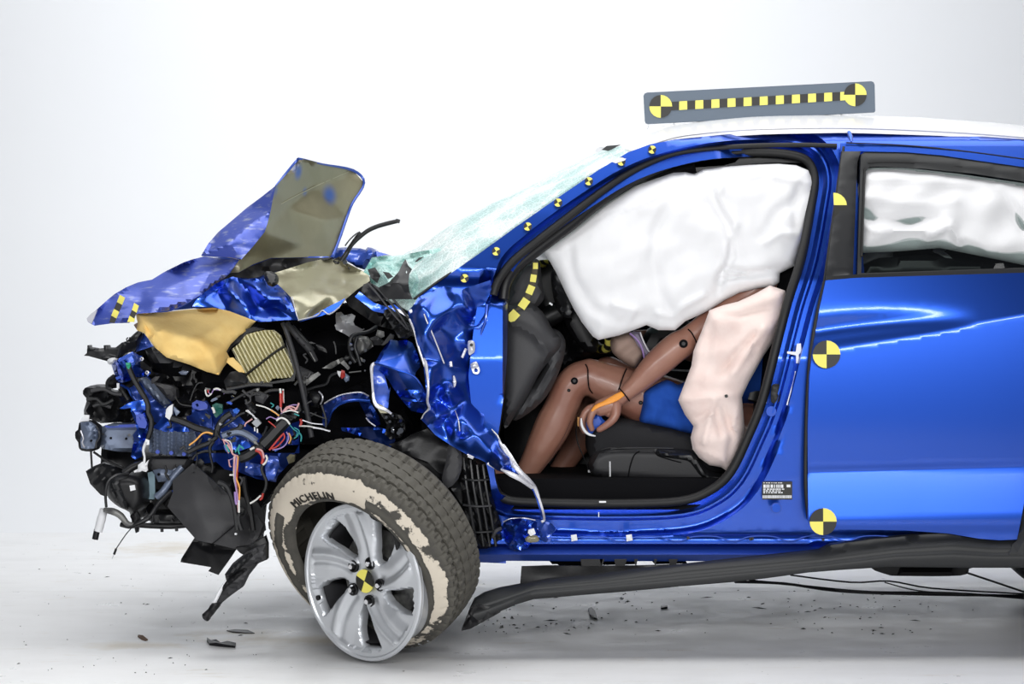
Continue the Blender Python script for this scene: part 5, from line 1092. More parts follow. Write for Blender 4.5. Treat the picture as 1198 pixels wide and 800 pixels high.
FYf = facet([(a, b, c*1.25) for a, b, c in fy_])
def onF(pts, off=-.006): 
    q = FYf(np.array([p[:2] for p in pts])); return [(p[0], p[1], float(v)+off) for p, v in zip(pts, q)]
for pts, r in ((f1([(110,300),(95,340),(60,365)]), 2.2), (f1([(60,420),(100,520),(130,640),(180,790)]), 1.2), (f2([(170,0),(190,60),(205,180),(205,260),(200,330),(215,385),(180,430),(155,470)]), [2.6,2,1.4,1.4,1.6,1.8,1.8,1.2]),
               (f1([(130,255),(180,400),(250,560),(330,765)]), .8), (f1([(470,720),(500,650)]), 1.6), (f2([(380,20),(385,60)]), 1.8), (f2([(405,130),(412,180),(410,215)]), [1,2.2,1]), (f2([(700,545),(745,600),(775,670),(820,740),(860,800)]), [.5,1.2,1.8,2.6,2.8]),
               (f3([(335,0),(380,80),(430,170),(500,240),(545,290),(575,360),(600,440),(610,500),(590,515)]), [1.2,3,4,3.6,2.8,1.6,1.4,1.6,1.6]), (f3([(230,125),(290,160)]), 1.6), (f3([(320,165),(390,200),(460,235),(530,285)]), [1,3,3,2.6]), (f3([(100,78),(135,92)]), 1.4), (f2([(510,742),(560,765)]), 1.1), (f2([(415,400),(440,470),(452,560)]), .6)):
    tube('torn_edge', onF(pts), r, EDGE, fend, 6, flat=(Vector((0,1,0)), .4))
shape('hinge_bracket', rnd(f1([(515,600),(530,588),(560,592),(570,620),(568,670),(550,690),(525,700),(515,660)]), 2), .0, EDGE, fend, t=.012, T=.006, R=3, s=3)
disc('hinge_bolt', P(*f1([(543,622)])[0], -.01), (0,-1,0), 2/380, .006, BLK, fend, 8)
shape('hinge_bracket', rnd(f2([(535,40),(580,20),(600,60),(608,95),(590,118),(560,112),(548,90)]), 2), .0, EDGE, fend, t=.012, T=.006, R=3, s=3, holes=[rnd(f2([(563,82),(578,70),(592,82),(590,98),(572,102)]), 2)])
tube('hinge_groove', [(570,356,.045),(568,375,.04),(563,390,.045),(561,410,.045),(560,430,.05)], 1.6, PAINT_IN, fend, 6)
# folded blue box piece beside the fender
shape('folded_bracket_top', z5([(712,512),(760,420),(850,296),(920,308),(1000,298),(1060,330),(1100,420),(1140,540),(1092,600),(1080,640),(900,575)]), z5([(712,512,-.01),(850,296,.10),(1060,330,.10),(1140,540,.06),(1080,640,-.03),(900,575,-.03),(980,420,.03)]), PAINT, fend, t=.006, s=4, smooth=30)
shape('folded_bracket_front', z5([(712,518),(900,575),(1080,640),(1130,730),(1190,800)])+z6([(1198,150),(1198,320),(1150,345),(1050,325),(1000,270),(940,200),(880,110),(830,30)])+z5([(800,640),(720,560)]), z5([(712,518,-.01),(900,575,-.03),(1080,640,-.03),(1190,800,.0)])+z6([(1198,320,.03),(1050,325,.04),(880,110,.05),(1000,120,-.0),(1100,230,-.01)]), PAINT, fend, t=.006, s=4, wr=crumple(.005, 14, 6), smooth=20)
tube('bracket_fold', z5([(705,515,-.02),(900,575,-.045),(1080,645,-.045),(1180,798,-.02)]), 1.3, PAINT, fend, 6)
0 and tube('bracket_fold', z5([(730,540,-.015),(850,600,-.035),(1000,680,-.04),(1085,745,-.04)]), 1.8, BLKP, fend, 6, flat=(Vector((0,1,0)), .3))
tube('bracket_fold', z6([(960,205,.02),(1050,225,.0),(1130,230,.0),(1198,240,.01)]), 2.2, PAINT, fend, 6)
disc('small_hole', P(*z6([(1000,125)])[0], -.01), (0,-1,0), 1.2/380, .003, DARK, fend, 8)
shape('side_web', z5([(700,520),(745,560),(800,640),(840,780)])+z6([(850,100),(830,300),(760,290),(700,220),(690,0)]), .06, PAINT_IN, fend, t=.006, s=5, wr=crumple(.006, 14, 9))
tube('torn_edge', z5([(705,520,.0),(678,550,.0),(680,650,.01),(690,798,.02)])+z6([(690,150,.02),(700,230,.02),(735,285,.02),(800,310,.02),(860,350,.03)]), [2,2,1.4,1.4,1.8,2.4,2.2,1.5], EDGE, fend, 6, flat=(Vector((0,1,0)), .5))
shape('khaki_corner', z6([(720,250),(780,275),(830,320),(840,345),(760,345),(735,310)]), .03, OLIVE2, fend, t=.008, s=4)
shape('dark_gap_panel', z5([(1140,540),(1100,600),(1190,760),(1170,600)]), .08, DARK, fend, t=.01, s=6)
# cowl bits
shape('cowl_corner_trim', z7([(505,695),(600,640),(690,540),(735,450),(755,425),(775,480),(815,520),(790,560),(780,640),(790,720),(820,799),(560,799)]), z7([(505,695,.04),(755,425,.12),(815,520,.10),(780,640,.03),(820,799,.02),(560,799,.04),(660,640,-.0)]), BLK2, car, t=.008, s=4, holes=[z7([(755,545),(762,530),(770,545),(762,560)])])
shape('cowl_grille', z7([(360,660),(420,640),(520,700),(600,799),(400,830),(300,799),(340,720)]), .10, BLK, eng, t=.04, s=4, wr=crumple(.015, 10, 4))
shape('cowl_ribs', z5([(800,20),(850,0),(960,100),(1040,170),(1060,250),(1000,290),(930,280),(870,180),(790,60)]), .06, BLK2, eng, t=.03, s=2.6, wr=crumple(.02, 6, 17))
for i in range(3): tube('cowl_rail', z7([(400+60*i,655+14*i,.05),(500+60*i,760+8*i,.04)])+z5([(880+70*i,60+20*i,.04),(1010+20*i,200+10*i,.05)]), 1.3, GRYP, eng, 6)
shape('blue_cowl_edge', z5([(610,0),(680,-20),(770,0),(830,20),(790,45),(730,50),(660,25)])+z5([(640,10)]), .10, PAINT, eng, t=.01, s=4, smooth=20) if False else shape('blue_cowl_edge', zE([(515,65),(535,42),(600,92),(650,108),(690,100),(745,140),(755,160),(700,130),(640,138),(600,130)]), .08, PAINT, eng, t=.01, s=4, wr=crumple(.006, 12, 2), smooth=20)
shape('pale_sliver', z5([(860,0),(940,15),(1020,70),(1030,105),(950,50),(880,15)]), .05, EDGE, eng, t=.004, s=4)
shape('wiper_cowl', z7([(0,410),(120,318),(190,312),(270,318),(330,322),(380,335),(400,312),(440,318),(480,350),(595,380),(460,405),(400,470),(360,520),(200,470),(100,460),(0,440)]), .80, PAINT_IN, eng, t=.25, T=.03, R=6, s=4, wr=crumple(.01, 16, 4))
shape('cowl_panel', [(396,318),(425,322),(450,330),(482,346),(492,372),(488,395),(440,380),(408,358),(395,335)], .50, BLK, eng, t=.3, s=6, wr=crumple(.02, 10, 41))
shape('glass_fold', z7([(360,545),(400,480),(440,410),(520,395),(640,392),(760,380),(900,350),(1060,320),(1090,340),(960,400),(850,470),(820,520),(760,430),(690,540),(600,640),(500,690),(430,640),(420,580)]), z7([(360,545,.14),(440,410,.30),(640,392,.30),(1090,340,.22),(820,520,.12),(600,640,.10),(500,690,.12),(520,500,.10),(640,480,.20),(760,430,.13),(430,580,.13)]), CRACKG, car, t=.005, s=3, wr=crumple(.02, 9, 42), smooth=20, label='crumpled green edge of the shattered windshield')
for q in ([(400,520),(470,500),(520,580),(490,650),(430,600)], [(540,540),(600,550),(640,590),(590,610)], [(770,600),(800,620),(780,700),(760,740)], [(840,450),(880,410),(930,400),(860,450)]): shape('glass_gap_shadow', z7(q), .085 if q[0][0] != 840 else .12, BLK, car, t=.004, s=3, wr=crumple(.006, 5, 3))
shape('glass_fold', z7([(770,640),(800,560),(850,520),(880,620),(870,720),(900,730),(860,799),(820,799),(790,720)]), .07, CRACKG, car, t=.005, s=3, wr=crumple(.015, 9, 43), smooth=20)
wp = part('wiper')
tube('arm', z7([(130,475,.50),(190,390,.50),(250,290,.50),(300,215,.50)]), [3.4,3.2,2.6,2.2], BLK2, wp, 8)
tube('arm_link', z7([(190,300,.49),(230,245,.49),(290,190,.49),(330,170,.49)]), .9, BLK2, wp, 6)
shape('blade_holder', z7([(270,240),(290,200),(330,170),(345,185),(385,155),(400,170),(330,225),(290,255)]), .49, BLK, wp, t=.02, T=.006, R=3, s=3)
tube('blade', z7([(215,350,.48),(270,275,.48),(330,215,.48),(400,160,.48),(480,122,.48),(580,92,.48),(680,68,.48)]), [1.4,2.2,2.6,2.8,2.8,2.8,2.6], BLK, wp, 8)
box('blade_tip', P(*z7([(682,68)])[0], .48), (.014,.02,.013), BLK, wp, (0,.25,0), .003)
shape('wiper_motor', z7([(60,440),(130,400),(190,420),(200,480),(130,490),(70,480)]), .52, BLK, wp, t=.05, T=.02, R=4, s=3, wr=crumple(.01, 7, 3))
tube('linkage', z7([(205,460,.45),(260,490,.45),(330,545,.45)]), 1.8, EDGE, wp, 6); tube('linkage', z7([(215,480,.44),(240,520,.44),(300,540,.44)]), 1.4, BLK, wp, 6)
disc('pivot_bolt', P(*z7([(203,470)])[0], .43), (-.2,-1,.3), 3/380, .02, CHROME, wp, 8)
# hood: tall folded flap, khaki underside with overspray, crumpled nose
def spots(base):
    m = base.copy(); m.name = 'khaki_with_blue_overspray'; N = m.node_tree.nodes; L = m.node_tree.links; b = N['Principled BSDF']
    src = b.inputs['Base Color'].links[0].from_socket
    tc = N.new('ShaderNodeTexCoord')
    return m, N, L, b, src, tc
US = zA([(718,140),(745,110),(790,55),(805,47),(840,52),(880,66),(930,74),(985,85),(1025,130),(1005,165),(985,200),(965,250),(948,300),(932,345),(915,385),(800,388),(700,390),(640,412),(590,440),(560,442),(590,400),(640,350),(680,300),(700,230)])
USy = zA([(718,140,.36),(805,47,.50),(985,85,.78),(1025,130,.80),(965,250,.74),(915,385,.66),(700,390,.40),(590,440,.30),(590,400,.30),(680,300,.31),(700,230,.33),(850,150,.62),(760,215,.47),(960,100,.745),(880,260,.60),(820,345,.55),(900,350,.64),(660,370,.35)])
us = shape('hood_underside', US, addf(facet(USy), crumple(.004, 40, 2)), OLIVE, hood, t=.012, s=5, smooth=40, label='khaki primed underside of the folded hood')
m, N, L, b, src, tc = spots(OLIVE); prev = src; USf = facet(USy)
for (u, v, r, st) in ((798,92,.024,1),(905,172,.030,.9),(820,160,.014,.6),(720,150,.016,.5),(715,158,.02,.4)):
    q = zA([(u, v)])[0]; c = P(q[0], q[1], float(USf(np.array([q]))[0]))-WL[us.name]
    sb = N.new('ShaderNodeVectorMath'); sb.operation = 'DISTANCE'; sb.inputs[1].default_value = c; L.new(tc.outputs['Object'], sb.inputs[0])
    mr = N.new('ShaderNodeMapRange'); mr.interpolation_type = 'SMOOTHSTEP'; mr.inputs[1].default_value = r*1.6; mr.inputs[2].default_value = r*.15; mr.inputs[3].default_value = 0; mr.inputs[4].default_value = st
    L.new(sb.outputs['Value'], mr.inputs[0]); x = N.new('ShaderNodeMix'); x.data_type = 'RGBA'; L.new(mr.outputs[0], x.inputs[0]); L.new(prev, x.inputs[6]); x.inputs[7].default_value = (.012, .07, .30, 1); prev = x.outputs[2]
L.new(prev, b.inputs['Base Color']); us.data.materials[0] = m
def onU(pts, off=-.004): q = USf(np.array([p[:2] for p in pts])); return [(p[0], p[1], float(v)+off) for p, v in zip(pts, q)]
tube('hood_hem', onU(zA([(718,140),(745,108),(790,55),(805,47),(880,65),(985,86),(1025,130),(985,200),(965,250),(948,300),(930,350),(915,385),(905,395)])), [.8,1.4,1.8,1.4,1.2,2,1.6,1.8,2,2,2,2.6,2], PAINT_IN, hood, 7)
tube('panel_crease', onU(zA([(690,232),(760,190),(860,140),(970,92)]), -.002), .6, OLIVE2, hood, 5)
shape('hood_outer_fold', zA([(460,382),(485,340),(520,300),(565,262),(620,215),(670,178),(718,140),(708,190),(700,230),(690,270),(680,300),(660,325),(640,350),(600,395),(560,388),(500,385)]), zA([(460,382,.28),(520,300,.36),(620,215,.45),(718,140,.40),(700,230,.32),(680,300,.28),(640,350,.26),(600,395,.25),(560,340,.24),(640,270,.30)]), PAINT_WORN, hood, t=.006, s=4, smooth=30, label='scraped blue outer skin folded upright')
shape('hood_nose', zA([(65,600),(78,585),(95,572),(130,540),(160,515),(200,492),(240,475),(290,465),(330,440),(400,405),(430,395),(470,385),(530,392),(592,396),(575,420),(560,440),(530,468),(500,490),(465,515),(430,535),(395,555),(360,570),(290,580),(240,583),(230,590),(210,615),(150,617),(90,625),(68,612)]),
      zA([(65,600,.16),(160,515,.20),(240,475,.26),(330,440,.30),(470,385,.36),(592,396,.26),(560,440,.20),(430,535,.12),(290,580,.10),(150,617,.12),(90,625,.14),(300,530,.14),(400,470,.20),(500,430,.26),(250,540,.15),(330,500,.19)]), PAINT_WORN, hood, t=.008, s=3.6, wr=crumple(.006, 24, 7), smooth=22, label='scraped blue nose of the hood')
shape('nose_tip', zA([(63,600),(78,583),(100,570),(88,600),(80,618),(66,610)]), .118, mat('pale_scraped_paint', (.45,.45,.50), .5, .2), hood, t=.01, s=4)
HNf = facet(zA([(65,600,.16),(160,515,.20),(240,475,.26),(330,440,.30),(470,385,.36),(592,396,.26),(560,440,.20),(430,535,.12),(290,580,.10),(150,617,.12),(90,625,.14),(300,530,.14),(400,470,.20),(500,430,.26),(250,540,.15),(330,500,.19)]))
for pts, mm_ in (([(178,518),(196,528),(186,553),(168,543)], YEL), ([(168,543),(186,553),(176,577),(158,567)], BLKP), ([(158,567),(176,577),(166,600),(148,590)], YEL), ([(148,590),(166,600),(160,616),(142,614)], BLKP),
                 ([(228,546),(244,556),(236,580),(220,570)], YEL), ([(220,570),(236,580),(228,600),(212,590)], BLKP), ([(212,590),(230,598),(228,612),(204,612)], YEL)):
    q = zA(pts); o = FYm = HNf(np.array(q)); yy = float(min(o))-.016
    shape('checker_square', q, yy, mm_, hood, t=.004, s=20, smooth=0)
HA = [(690,448),(720,440),(760,428),(830,405),(900,390),(960,405),(1040,445),(1045,470),(1000,500),(965,530),(940,560),(905,585),(880,572),(855,595),(800,607),(785,570),(770,525),(745,500)]
shape('hood_inner_panel', zA(HA), zA([(690,448,.30),(760,428,.36),(900,390,.55),(1040,445,.42),(1045,470,.38),(940,560,.16),(880,572,.20),(800,607,.10),(770,525,.12),(745,500,.2),(850,500,.20),(950,490,.28),(780,470,.26),(830,450,.34),(900,440,.42),(860,560,.13),(915,520,.2)]), OLIVE2, hood, t=.008, s=3, wr=crumple(.006, 15, 5), smooth=40, relax=2, label='crumpled pale khaki inner hood panel')
tube('torn_edge', [(a, b, .10) for a, b in zA([(795,606),(860,590),(880,572),(905,585),(940,560)])], .9, EDGE, hood, 5)
tube('torn_edge', zA([(775,525,.10),(785,565,.09),(797,606,.09)]), .7, EDGE, hood, 5)
shape('hood_edge_flap', zA([(960,530),(900,560),(850,590),(800,612),(880,590),(930,570)]), .12, PAINT, hood, t=.006, s=4)
shape('crumpled_skin', zA([(440,540),(460,518),(510,480),(540,465),(570,455),(610,465),(640,460),(680,465),(690,500),(715,495),(742,497),(770,540),(785,575),(797,605),(750,605),(700,610),(660,612),(640,605),(600,590),(560,575),(510,562),(480,560),(430,558)]), zA([(440,540,.14),(570,455,.24),(680,465,.22),(742,497,.20),(797,605,.04),(700,610,.05),(640,605,.07),(560,575,.12),(430,558,.14),(560,500,.10),(620,500,.20),(600,540,.07),(660,560,.14),(690,530,.06),(720,560,.12),(740,530,.05),(650,490,.12),(520,510,.18)]), PAINT, hood, t=.006, s=2.8, wr=crumple(.010, 14, 12), smooth=40, relax=2, label='tightly crumpled glossy blue skin')
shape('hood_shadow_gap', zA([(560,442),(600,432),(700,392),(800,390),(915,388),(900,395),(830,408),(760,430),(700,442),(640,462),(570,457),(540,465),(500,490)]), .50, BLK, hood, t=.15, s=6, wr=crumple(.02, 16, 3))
tube('torn_edge', [(a, b, .3) for a, b in zA([(462,383),(520,386),(560,388),(592,396)])], .6, EDGE, hood, 5)
shape('hood_hinge', rnd(zA([(678,442),(700,436),(722,450),(725,475),(705,490),(685,475)]), 2), .18, BLK2, hood, t=.03, T=.01, R=3, s=3)
shape('hood_inner_frame', zA([(240,585),(300,572),(430,530),(500,485),(560,436),(480,390),(600,385),(720,385),(900,385),(960,410),(1040,450),(1000,500),(900,560),(800,600),(640,600),(560,570),(430,565)]), .56, PAINT_IN, hood, t=.05, s=10, wr=crumple(.01, 20, 8))
tube('torn_edge', zA([(300,578,.11),(360,572,.11),(430,537,.125),(500,492,.20),(560,442,.25)]), .5, PAINT_IN, hood, 5)
# ---------------------------------------------------------------- wiring
def wire(pts, r, m, y=.2, jit=.0, name='wire'):
    return tube(name, [(p[0], p[1], (p[2] if len(p) > 2 else y)) for p in pts], r, m, wirs, 6)
for pts, r, m, y in (
    (z1([(560,380),(600,480),(660,590),(720,690),(745,760)])+z3([(745,20),(775,90),(770,180),(740,270)]), 3.2, BLK2, .20),
    (z2([(0,470),(120,510),(230,560),(330,590),(400,620)]), 4.2, BLK2, .20), (z2([(430,640),(440,560),(490,480),(560,430)]), 4, BLK2, .18),
    (z2([(470,560),(560,500),(640,440),(690,420)]), 1.6, BLK2, .2), (z2([(480,640),(600,600),(700,620),(800,690)]), 4.2, STEEL, .20), (z2([(560,600),(640,570),(660,530)]), 3.6, GRYP, .2),
    (z2([(520,200),(640,180),(760,160),(950,165)]), 2.6, BLK2, .24), (z2([(520,340),(640,270),(780,210),(830,200)]), 1.6, GRYP, .22), (z2([(180,310),(210,220),(250,150),(300,140)]), 1.0, BLK2, .25),
    (z2([(40,270),(90,340),(190,360)]), 1.0, BLK2, .25), (z2([(160,790),(260,740),(360,700),(430,640)]), 3, BLK2, .2), (z2([(370,799),(365,740),(400,690)]), 2.2, BLK, .19),
    (z4([(640,130),(720,100),(800,40),(860,10)]), 6.2, BLK2, .18), (z2([(860,720),(930,650),(1010,560),(1090,480)]), 7.5, BLK2, .14), (z2([(700,299),(720,350),(790,420)]), 2.2, BLK2, .2),
    (z4([(440,350),(520,390),(570,500),(600,620),(620,799)]), 3, BLK2, .12), (z4([(860,180),(850,240),(890,340),(880,420),(850,470)]), 2, BLK2, .14), (z4([(370,0),(365,90),(390,200),(380,260)]), 1.6, BLK, .22),
    (z4([(200,140),(240,90),(330,60),(420,70)]), 1.5, BLK2, .24), (z4([(640,640),(630,700),(660,799)]), 3, BLK2, .12), (z4([(680,300),(700,450),(740,600),(770,799)]), 3.4, BLK, .2)):
    wire(pts, r, m, y, name='cable')
for pts, r, m, y in (
    (z2([(170,725),(230,680),(290,620),(340,605),(390,620)]), 1.0, W['orange'], .12), (z2([(795,348),(880,370),(960,410),(1010,450)]), .8, W['white'], .12), (z2([(930,395),(970,420),(1010,450)]), .8, W['orange'], .115),
    (z2([(1024,240),(1026,310),(1026,370)]), 1.5, W['red'], .11), (z2([(1020,195),(1024,240)]), 1.3, W['white'], .11), (z2([(1048,200),(1050,270),(1052,330)]), 1.0, W['white'], .12), (z2([(1046,215),(1044,290),(1050,330)]), .7, W['red'], .115),
    (z2([(1026,370),(1040,420),(1080,370),(1130,365),(1180,390)]), .8, W['pink'], .10), (z2([(1030,430),(1070,380),(1130,350),(1190,350)]), .7, W['purple'], .11), (z2([(1060,410),(1100,375),(1150,400),(1180,370),(1195,330)]), 1.1, W['pink'], .1),
    (z2([(1040,420),(1120,400),(1190,420)]), .8, W['white'], .1), (z2([(920,770),(970,710),(1020,650),(1050,620)]), 1.2, W['red'], .11), (z2([(940,760),(1000,730),(1060,660),(1050,610)]), .9, W['red'], .10), (z2([(950,770),(1050,740),(1100,660),(1080,600)]), .8, W['purple'], .11),
    (z2([(970,780),(1070,720),(1090,640)]), .8, W['blue'], .12), (z2([(985,495),(1030,470),(1080,490),(1110,530)]), 1.1, W['white'], .1), (z2([(1080,490),(1140,570),(1180,600),(1170,640)]), .6, W['teal'], .12), (z2([(1150,560),(1198,590),(1180,640),(1150,660)]), .6, W['teal'], .12),
    (z2([(890,480),(930,460),(980,480),(1010,460)]), .7, W['purple'], .13), (z2([(910,500),(960,540),(980,560)]), .7, W['red'], .12), (z2([(1100,610),(1120,660),(1100,710)]), .9, W['orange'], .12),
    (z2([(320,205),(330,250),(350,265),(380,240)]), 1.0, W['white'], .2), (z2([(345,210),(370,250),(400,200)]), .7, W['purple'], .2), (z2([(345,205),(350,235)]), 1, W['red'], .2), (z2([(400,205),(430,195),(465,210)]), 1.2, W['white'], .2), (z2([(385,370),(400,400),(405,425)]), 1.6, W['white'], .2),
    (z2([(420,205),(480,215),(500,245)]), .7, W['purple'], .2), (z2([(480,670),(540,710),(575,799)]), .9, W['pink'], .12), (z2([(490,680),(520,760),(540,799)]), .8, W['pink'], .12), (z2([(500,672),(550,690),(570,740),(575,790)]), .7, W['white'], .12), (z2([(500,720),(520,770),(545,790)]), 1.5, W['blue'], .125),
    (z4([(510,0),(530,40),(545,70)]), 1.2, W['teal'], .11), (z4([(525,0),(560,50),(580,90),(625,110)]), 1.1, W['pink'], .11), (z4([(600,100),(590,200),(600,330),(620,480),(632,630)]), 1.3, W['pink'], .10), (z4([(625,110),(620,200),(605,300),(640,400),(635,540)]), 1.0, W['orange'], .10),
    (z4([(615,120),(605,220),(600,320),(610,420),(628,540)]), .8, W['purple'], .095), (z4([(628,130),(622,250),(618,350),(640,420),(630,480)]), .7, W['red'], .105), (z4([(590,110),(585,240),(590,320),(605,400)]), .7, W['white'], .1), (z4([(600,440),(605,520),(615,560)]), 1.6, W['purple'], .1), (z4([(635,520),(636,635)]), 1.2, W['white'], .095),
    (z4([(540,140),(550,200),(565,205)]), .8, W['pink'], .12), (z4([(545,145),(590,125),(620,120)]), .7, W['purple'], .12), (z4([(548,284),(585,284)]), 1.1, W['white'], .12), (z4([(640,300),(665,330),(650,370),(630,400)]), 1.4, GRYP, .12),
    (z4([(790,50),(830,70),(860,120),(850,180)]), 2.0, W['red'], .12), (z4([(800,40),(850,60),(870,130)]), 1.2, W['pink'], .11), (z4([(885,98),(898,130),(885,165),(860,190)]), 1.3, W['white'], .11), (z4([(860,455),(850,500),(830,515)]), 1.4, W['red'], .12), (z4([(840,475),(790,520),(740,550)]), 1.1, W['white'], .115),
    (z4([(640,0),(630,50),(640,90)]), 1.0, W['teal'], .13), (z4([(700,215),(712,205)]), .9, W['white'], .12), (z6([(0,465),(100,470),(240,500)]), .9, W['white'], .2), (z6([(10,400),(20,430),(10,460)]), 1.6, W['red'], .2), (z6([(0,530),(20,560),(15,610)]), 1.0, W['teal'], .18), (z6([(30,410),(120,440),(220,450)]), .8, EDGE, .2),
    (z5([(100,410),(150,500)]), .8, GREYM, .35), (z6([(100,340),(200,380),(260,400)]), 1, BLK2, .2), (z6([(130,480),(200,490),(290,515)]), 1.2, EDGE, .2), (z6([(210,270),(230,330),(250,400),(250,480)]), 1.4, BLK2, .2), (z2([(690,550),(700,520),(760,480)]), .9, W['pink'], .12),
    (z2([(700,400),(760,440),(790,480)]), 1.0, W['white'], .13), (z2([(715,395),(770,450),(800,480)]), .7, EDGE, .12), (z2([(1150,430),(1198,450)]), .8, W['teal'], .13), (z2([(930,330),(960,350),(940,370)]), .7, W['teal'], .14), (z2([(600,790),(640,735),(680,760)]), 1.2, W['teal'], .14), (z2([(740,765),(780,745)]), 1.4, W['white'], .13)):
    wire(pts, r, m, y)
shape('connector', z2([(755,515),(800,470),(842,520),(800,560)]), .12, mat('grey_connector', (.32,.34,.36), .5), wirs, t=.02, T=.004, R=2, s=4)
shape('connector', z2([(780,230),(820,220),(915,262),(860,340),(790,310)]), .18, GRYP, wirs, t=.03, T=.006, R=2, s=4)
shape('connector', z2([(575,395),(610,378),(640,400),(620,430),(590,425)]), .17, W['blue'], wirs, t=.02, T=.006, R=2, s=3)
shape('connector', z2([(385,350),(420,330),(480,345),(480,420),(420,470),(400,440)]), .22, mat('dark_green_board', (.01,.11,.09), .5), wirs, t=.02, s=3, wr=crumple(.01, 5, 3))
shape('connector', z2([(690,300),(760,330),(800,380),(770,430),(710,380)]), .20, BLK2, wirs, t=.03, T=.008, R=2, s=4)
shape('connector', z2([(1120,430),(1165,395),(1198,330)])+[(352,480),(345,490)], .14, BLK2, wirs, t=.02, s=4, T=.004, R=2)
shape('connector', z1([(915,785),(940,760),(975,740)])+z3([(970,30),(945,90),(905,60),(910,10)]), .19, WHT, wirs, t=.02, s=4, T=.003, R=2)
shape('connector', z1([(535,355),(570,352),(580,385),(565,415),(545,400)]), .19, W['green'], wirs, t=.02, s=3, T=.006, R=2)
shape('relay_box', z4([(1080,120),(1110,90),(1160,100),(1150,160),(1100,180)]), .2, OLIVE, wirs, t=.03, s=4, T=.006, R=2)
for a, b in ((775,575),(800,590)): shape('connector', z2([(a,b-20),(a+12,b-18),(a+14,b+20),(a+2,b+18)]), .13, WHT, wirs, t=.008, s=5)
# small broken hardware filling the bay, each a piece of its own
rs = random.Random(11)
ZONES = [((235,300),(455,520),.17,26), ((300,372),(440,520),.24,24), ((160,235),(470,560),.24,14), ((340,480),(370,440),.36,14), ((100,170),(470,520),.25,8), ((150,300),(560,615),.3,18), ((180,330),(400,460),.30,10)]
def inpoly(p, poly): return inside(np.array([p]), [np.array(poly)])[0]
SIL = [(120,470),(150,400),(175,395),(205,420),(262,440),(270,425),(330,370),(400,350),(480,370),(495,470),(480,520),(400,505),(340,530),(310,600),(296,640),(240,620),(200,612),(160,600),(140,560),(115,520)]
FILTER = np.array([q[:2] for q in fo]); 
for (xa, xb), (ya, yb_), yy, n in ZONES:
    for k in range(n):
        px, py = rs.uniform(xa, xb), rs.uniform(ya, yb_)
        if not inpoly((px, py), SIL) or inpoly((px, py), FILTER): continue
        r = rs.uniform(2.5, 7); a0 = rs.uniform(0, 6.28); kind = rs.random(); y = yy+rs.uniform(-.05, .08)
        m = rs.choice([BLK, BLK, BLK2, BLK2, GRYP, GRYP, PAINT_IN, STEEL, GREYM])
        if kind < .5:
            n_ = rs.randint(4, 6); st = rs.uniform(.3, .8); q = [(r*rs.uniform(.5, 1.5)*math.cos(i*6.28/n_), r*st*rs.uniform(.4, 1.4)*math.sin(i*6.28/n_)) for i in range(n_)]; pts = [(px+u*math.cos(a0)-v*math.sin(a0), py+u*math.sin(a0)+v*math.cos(a0)) for u, v in q]
            shape('bracket_piece', pts, y, m, eng, t=.015, T=.003, R=1.2, s=3)
        elif kind < .8:
            pts = [(px+(i-1.5)*r*math.cos(a0)+rs.uniform(-3, 3), py+(i-1.5)*r*math.sin(a0)+rs.uniform(-3, 3), y) for i in range(4)]
            tube('loose_hose', pts, rs.uniform(.8, 2.2), rs.choice([BLK, BLK2, GRYP]), eng, 6, 3)
        else: disc('bolt_head', P(px, py, y-.02), (rs.uniform(-.4, .4), -1, rs.uniform(-.2, .5)), rs.uniform(.8, 1.8)/380, .01, rs.choice([GREYM, BLK2, CHROME]), eng, 7)
# ---------------------------------------------------------------- measuring board on the roof
board = empty('marker_board', P(888, 140, .62)); tag(board, 'slate grey board with two round targets and checkered strip on the roof', 'board')
YBd = .60
shape('panel', ([(753,112),(754,109.5),(757,108.2),(1019,95),(1022,96),(1023.3,99),(1024,130),(1023,131.3),(758,145),(755.5,144),(754.5,141)]), YBd, BOARD, board, t=.012, s=30, smooth=0)
upb = (P(1000,50,.6)-P(998,12,.6)); tilt = math.atan2(13, 227)
for (a, b) in ((773,124.5),(1000.5,111)):
    target('round_target', P(a, b, YBd-.0005), (0, -1, 0), 14.2/370, board, rot=-0.0, upv=Vector((-.0, 0, 1)), th=.002)
for k in range(22):
    a = 789.8+k*9.42; b = 124-(a-789.8)*.0585
    e = 4.75
    shape('yellow_square' if k % 2 else 'black_square', [(a-e+.2,b-5+.3),(a+e-.2,b-5-.3),(a+e,b+4.9-.3),(a-e,b+4.9+.3)], YBd, YEL if k % 2 else BLKP, board, t=-.002, s=30, smooth=0)
tube('wire_strut', [(791,142,.61),(785,148,.62),(776,156,.62)], .7, WHT, board, 5); tube('wire_strut', [(982,133,.61),(990,137,.62),(1000,141.5,.64)], .7, WHT, board, 5)
tube('wire_strut', [(760,143,.61),(758,150,.63),(752,160,.65)], .5, WHT, board, 5)
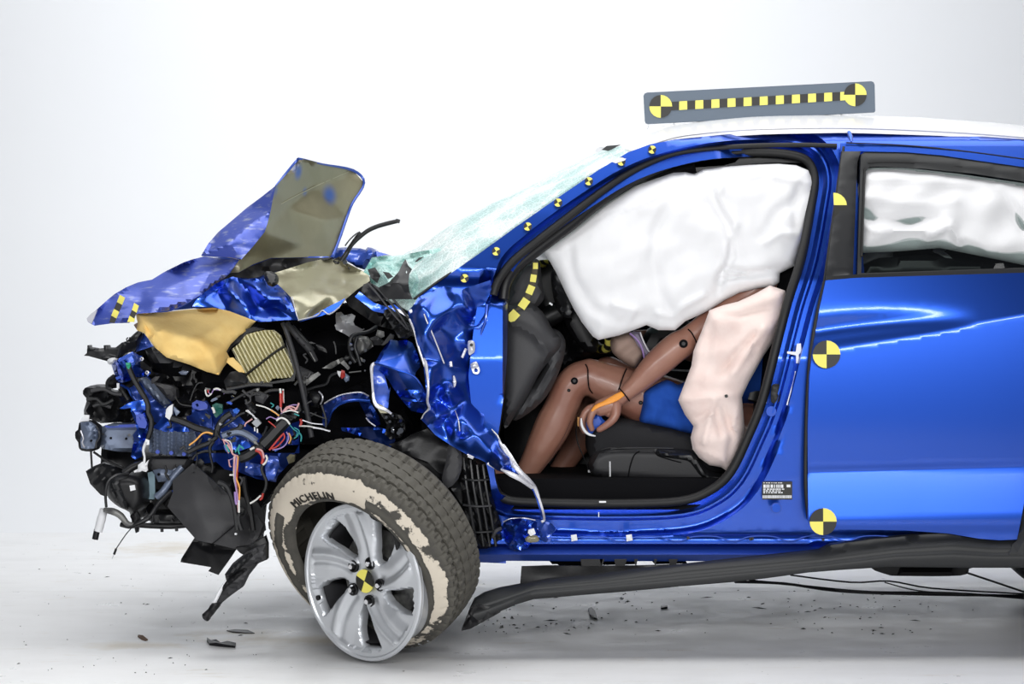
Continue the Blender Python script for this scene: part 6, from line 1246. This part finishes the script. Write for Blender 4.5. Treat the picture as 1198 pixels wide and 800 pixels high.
# bits on the floor
def floorpt(px, py):
    D = CAMZ*FPX/(py-HOR); return ((px-599)/FPX*D, D+CAMY)
def flat_bit(name, pts, m, h=.006):
    q = [floorpt(*p) for p in pts]; n = len(q)
    V = [(a, b, .0005) for a, b in q]+[(a, b, h*(.6+.4*((i*7) % 3)/2)) for i, (a, b) in enumerate(q)]
    F = [tuple(range(n))[::-1], tuple(range(n, 2*n))]+[(i, (i+1) % n, n+(i+1) % n, n+i) for i in range(n)]
    return mk(name, V, F, m, None, 0)
tag(flat_bit('plastic_shard', [(242,748),(247,752),(253,752),(258,754),(266,753),(276,756),(275,758),(262,757),(253,756),(245,755),(242,751)], BLK, .012), 'thin black plastic shard on the floor left of the wheel', 'debris')
tag(flat_bit('rubber_scrap', [(265,738),(275,737),(290,738),(298,741),(288,741),(272,740)], BLK, .004), 'flat dark scrap on the floor behind the black shard', 'debris')
tag(flat_bit('rust_flake', [(162,743),(167,744),(173,749),(170,750),(165,748),(161,745)], mat('rusty_dirt', (.13,.06,.025), .8), .004), 'small rusty brown flake on the floor below the front end', 'debris')
tag(flat_bit('plastic_fragment', [(773,710),(781,710),(781,712),(773,712.5)], BLK, .008), 'small black fragment under the middle of the side skirt', 'debris')
tag(flat_bit('rubber_crumb', [(688,713),(692,712),(696,717),(699,725),(695,724),(690,721)], BLK, .008), 'jagged black crumb on the floor below the door opening', 'debris')
rs = random.Random(5); V = []; F = []
for k in range(260):
    px = rs.choice([rs.gauss(700,60), rs.gauss(1000,45), rs.uniform(560,1190), rs.gauss(590,10), rs.uniform(20,330)]); py = rs.uniform(690, 742) if px > 500 else rs.uniform(640, 790)
    x, y = floorpt(px, py); r = rs.uniform(.001, .005)*(1 if rs.random() < .85 else 2.0); a0 = rs.uniform(0, 6); st = rs.uniform(1, 5) if rs.random() < .4 else 1.2; dx, dy = (math.cos(a0), math.sin(a0)); b = len(V)
    if px < 500: r *= .6
    for j in range(4):
        a = j*math.pi/2+rs.uniform(-.3, .3); u, v = r*st*math.cos(a), r*math.sin(a); V += [(x+u*dx-v*dy, y+u*dy+v*dx, .0004)]
    V += [(x, y, .003)]; F += [(b, b+1, b+4), (b+1, b+2, b+4), (b+2, b+3, b+4), (b+3, b, b+4), (b+3, b+2, b+1, b)]
tag(mk('floor_crumbs', V, F, BLKP, None, 0), 'fine dark rubber crumbs scattered over the white floor', 'debris', kind='stuff')
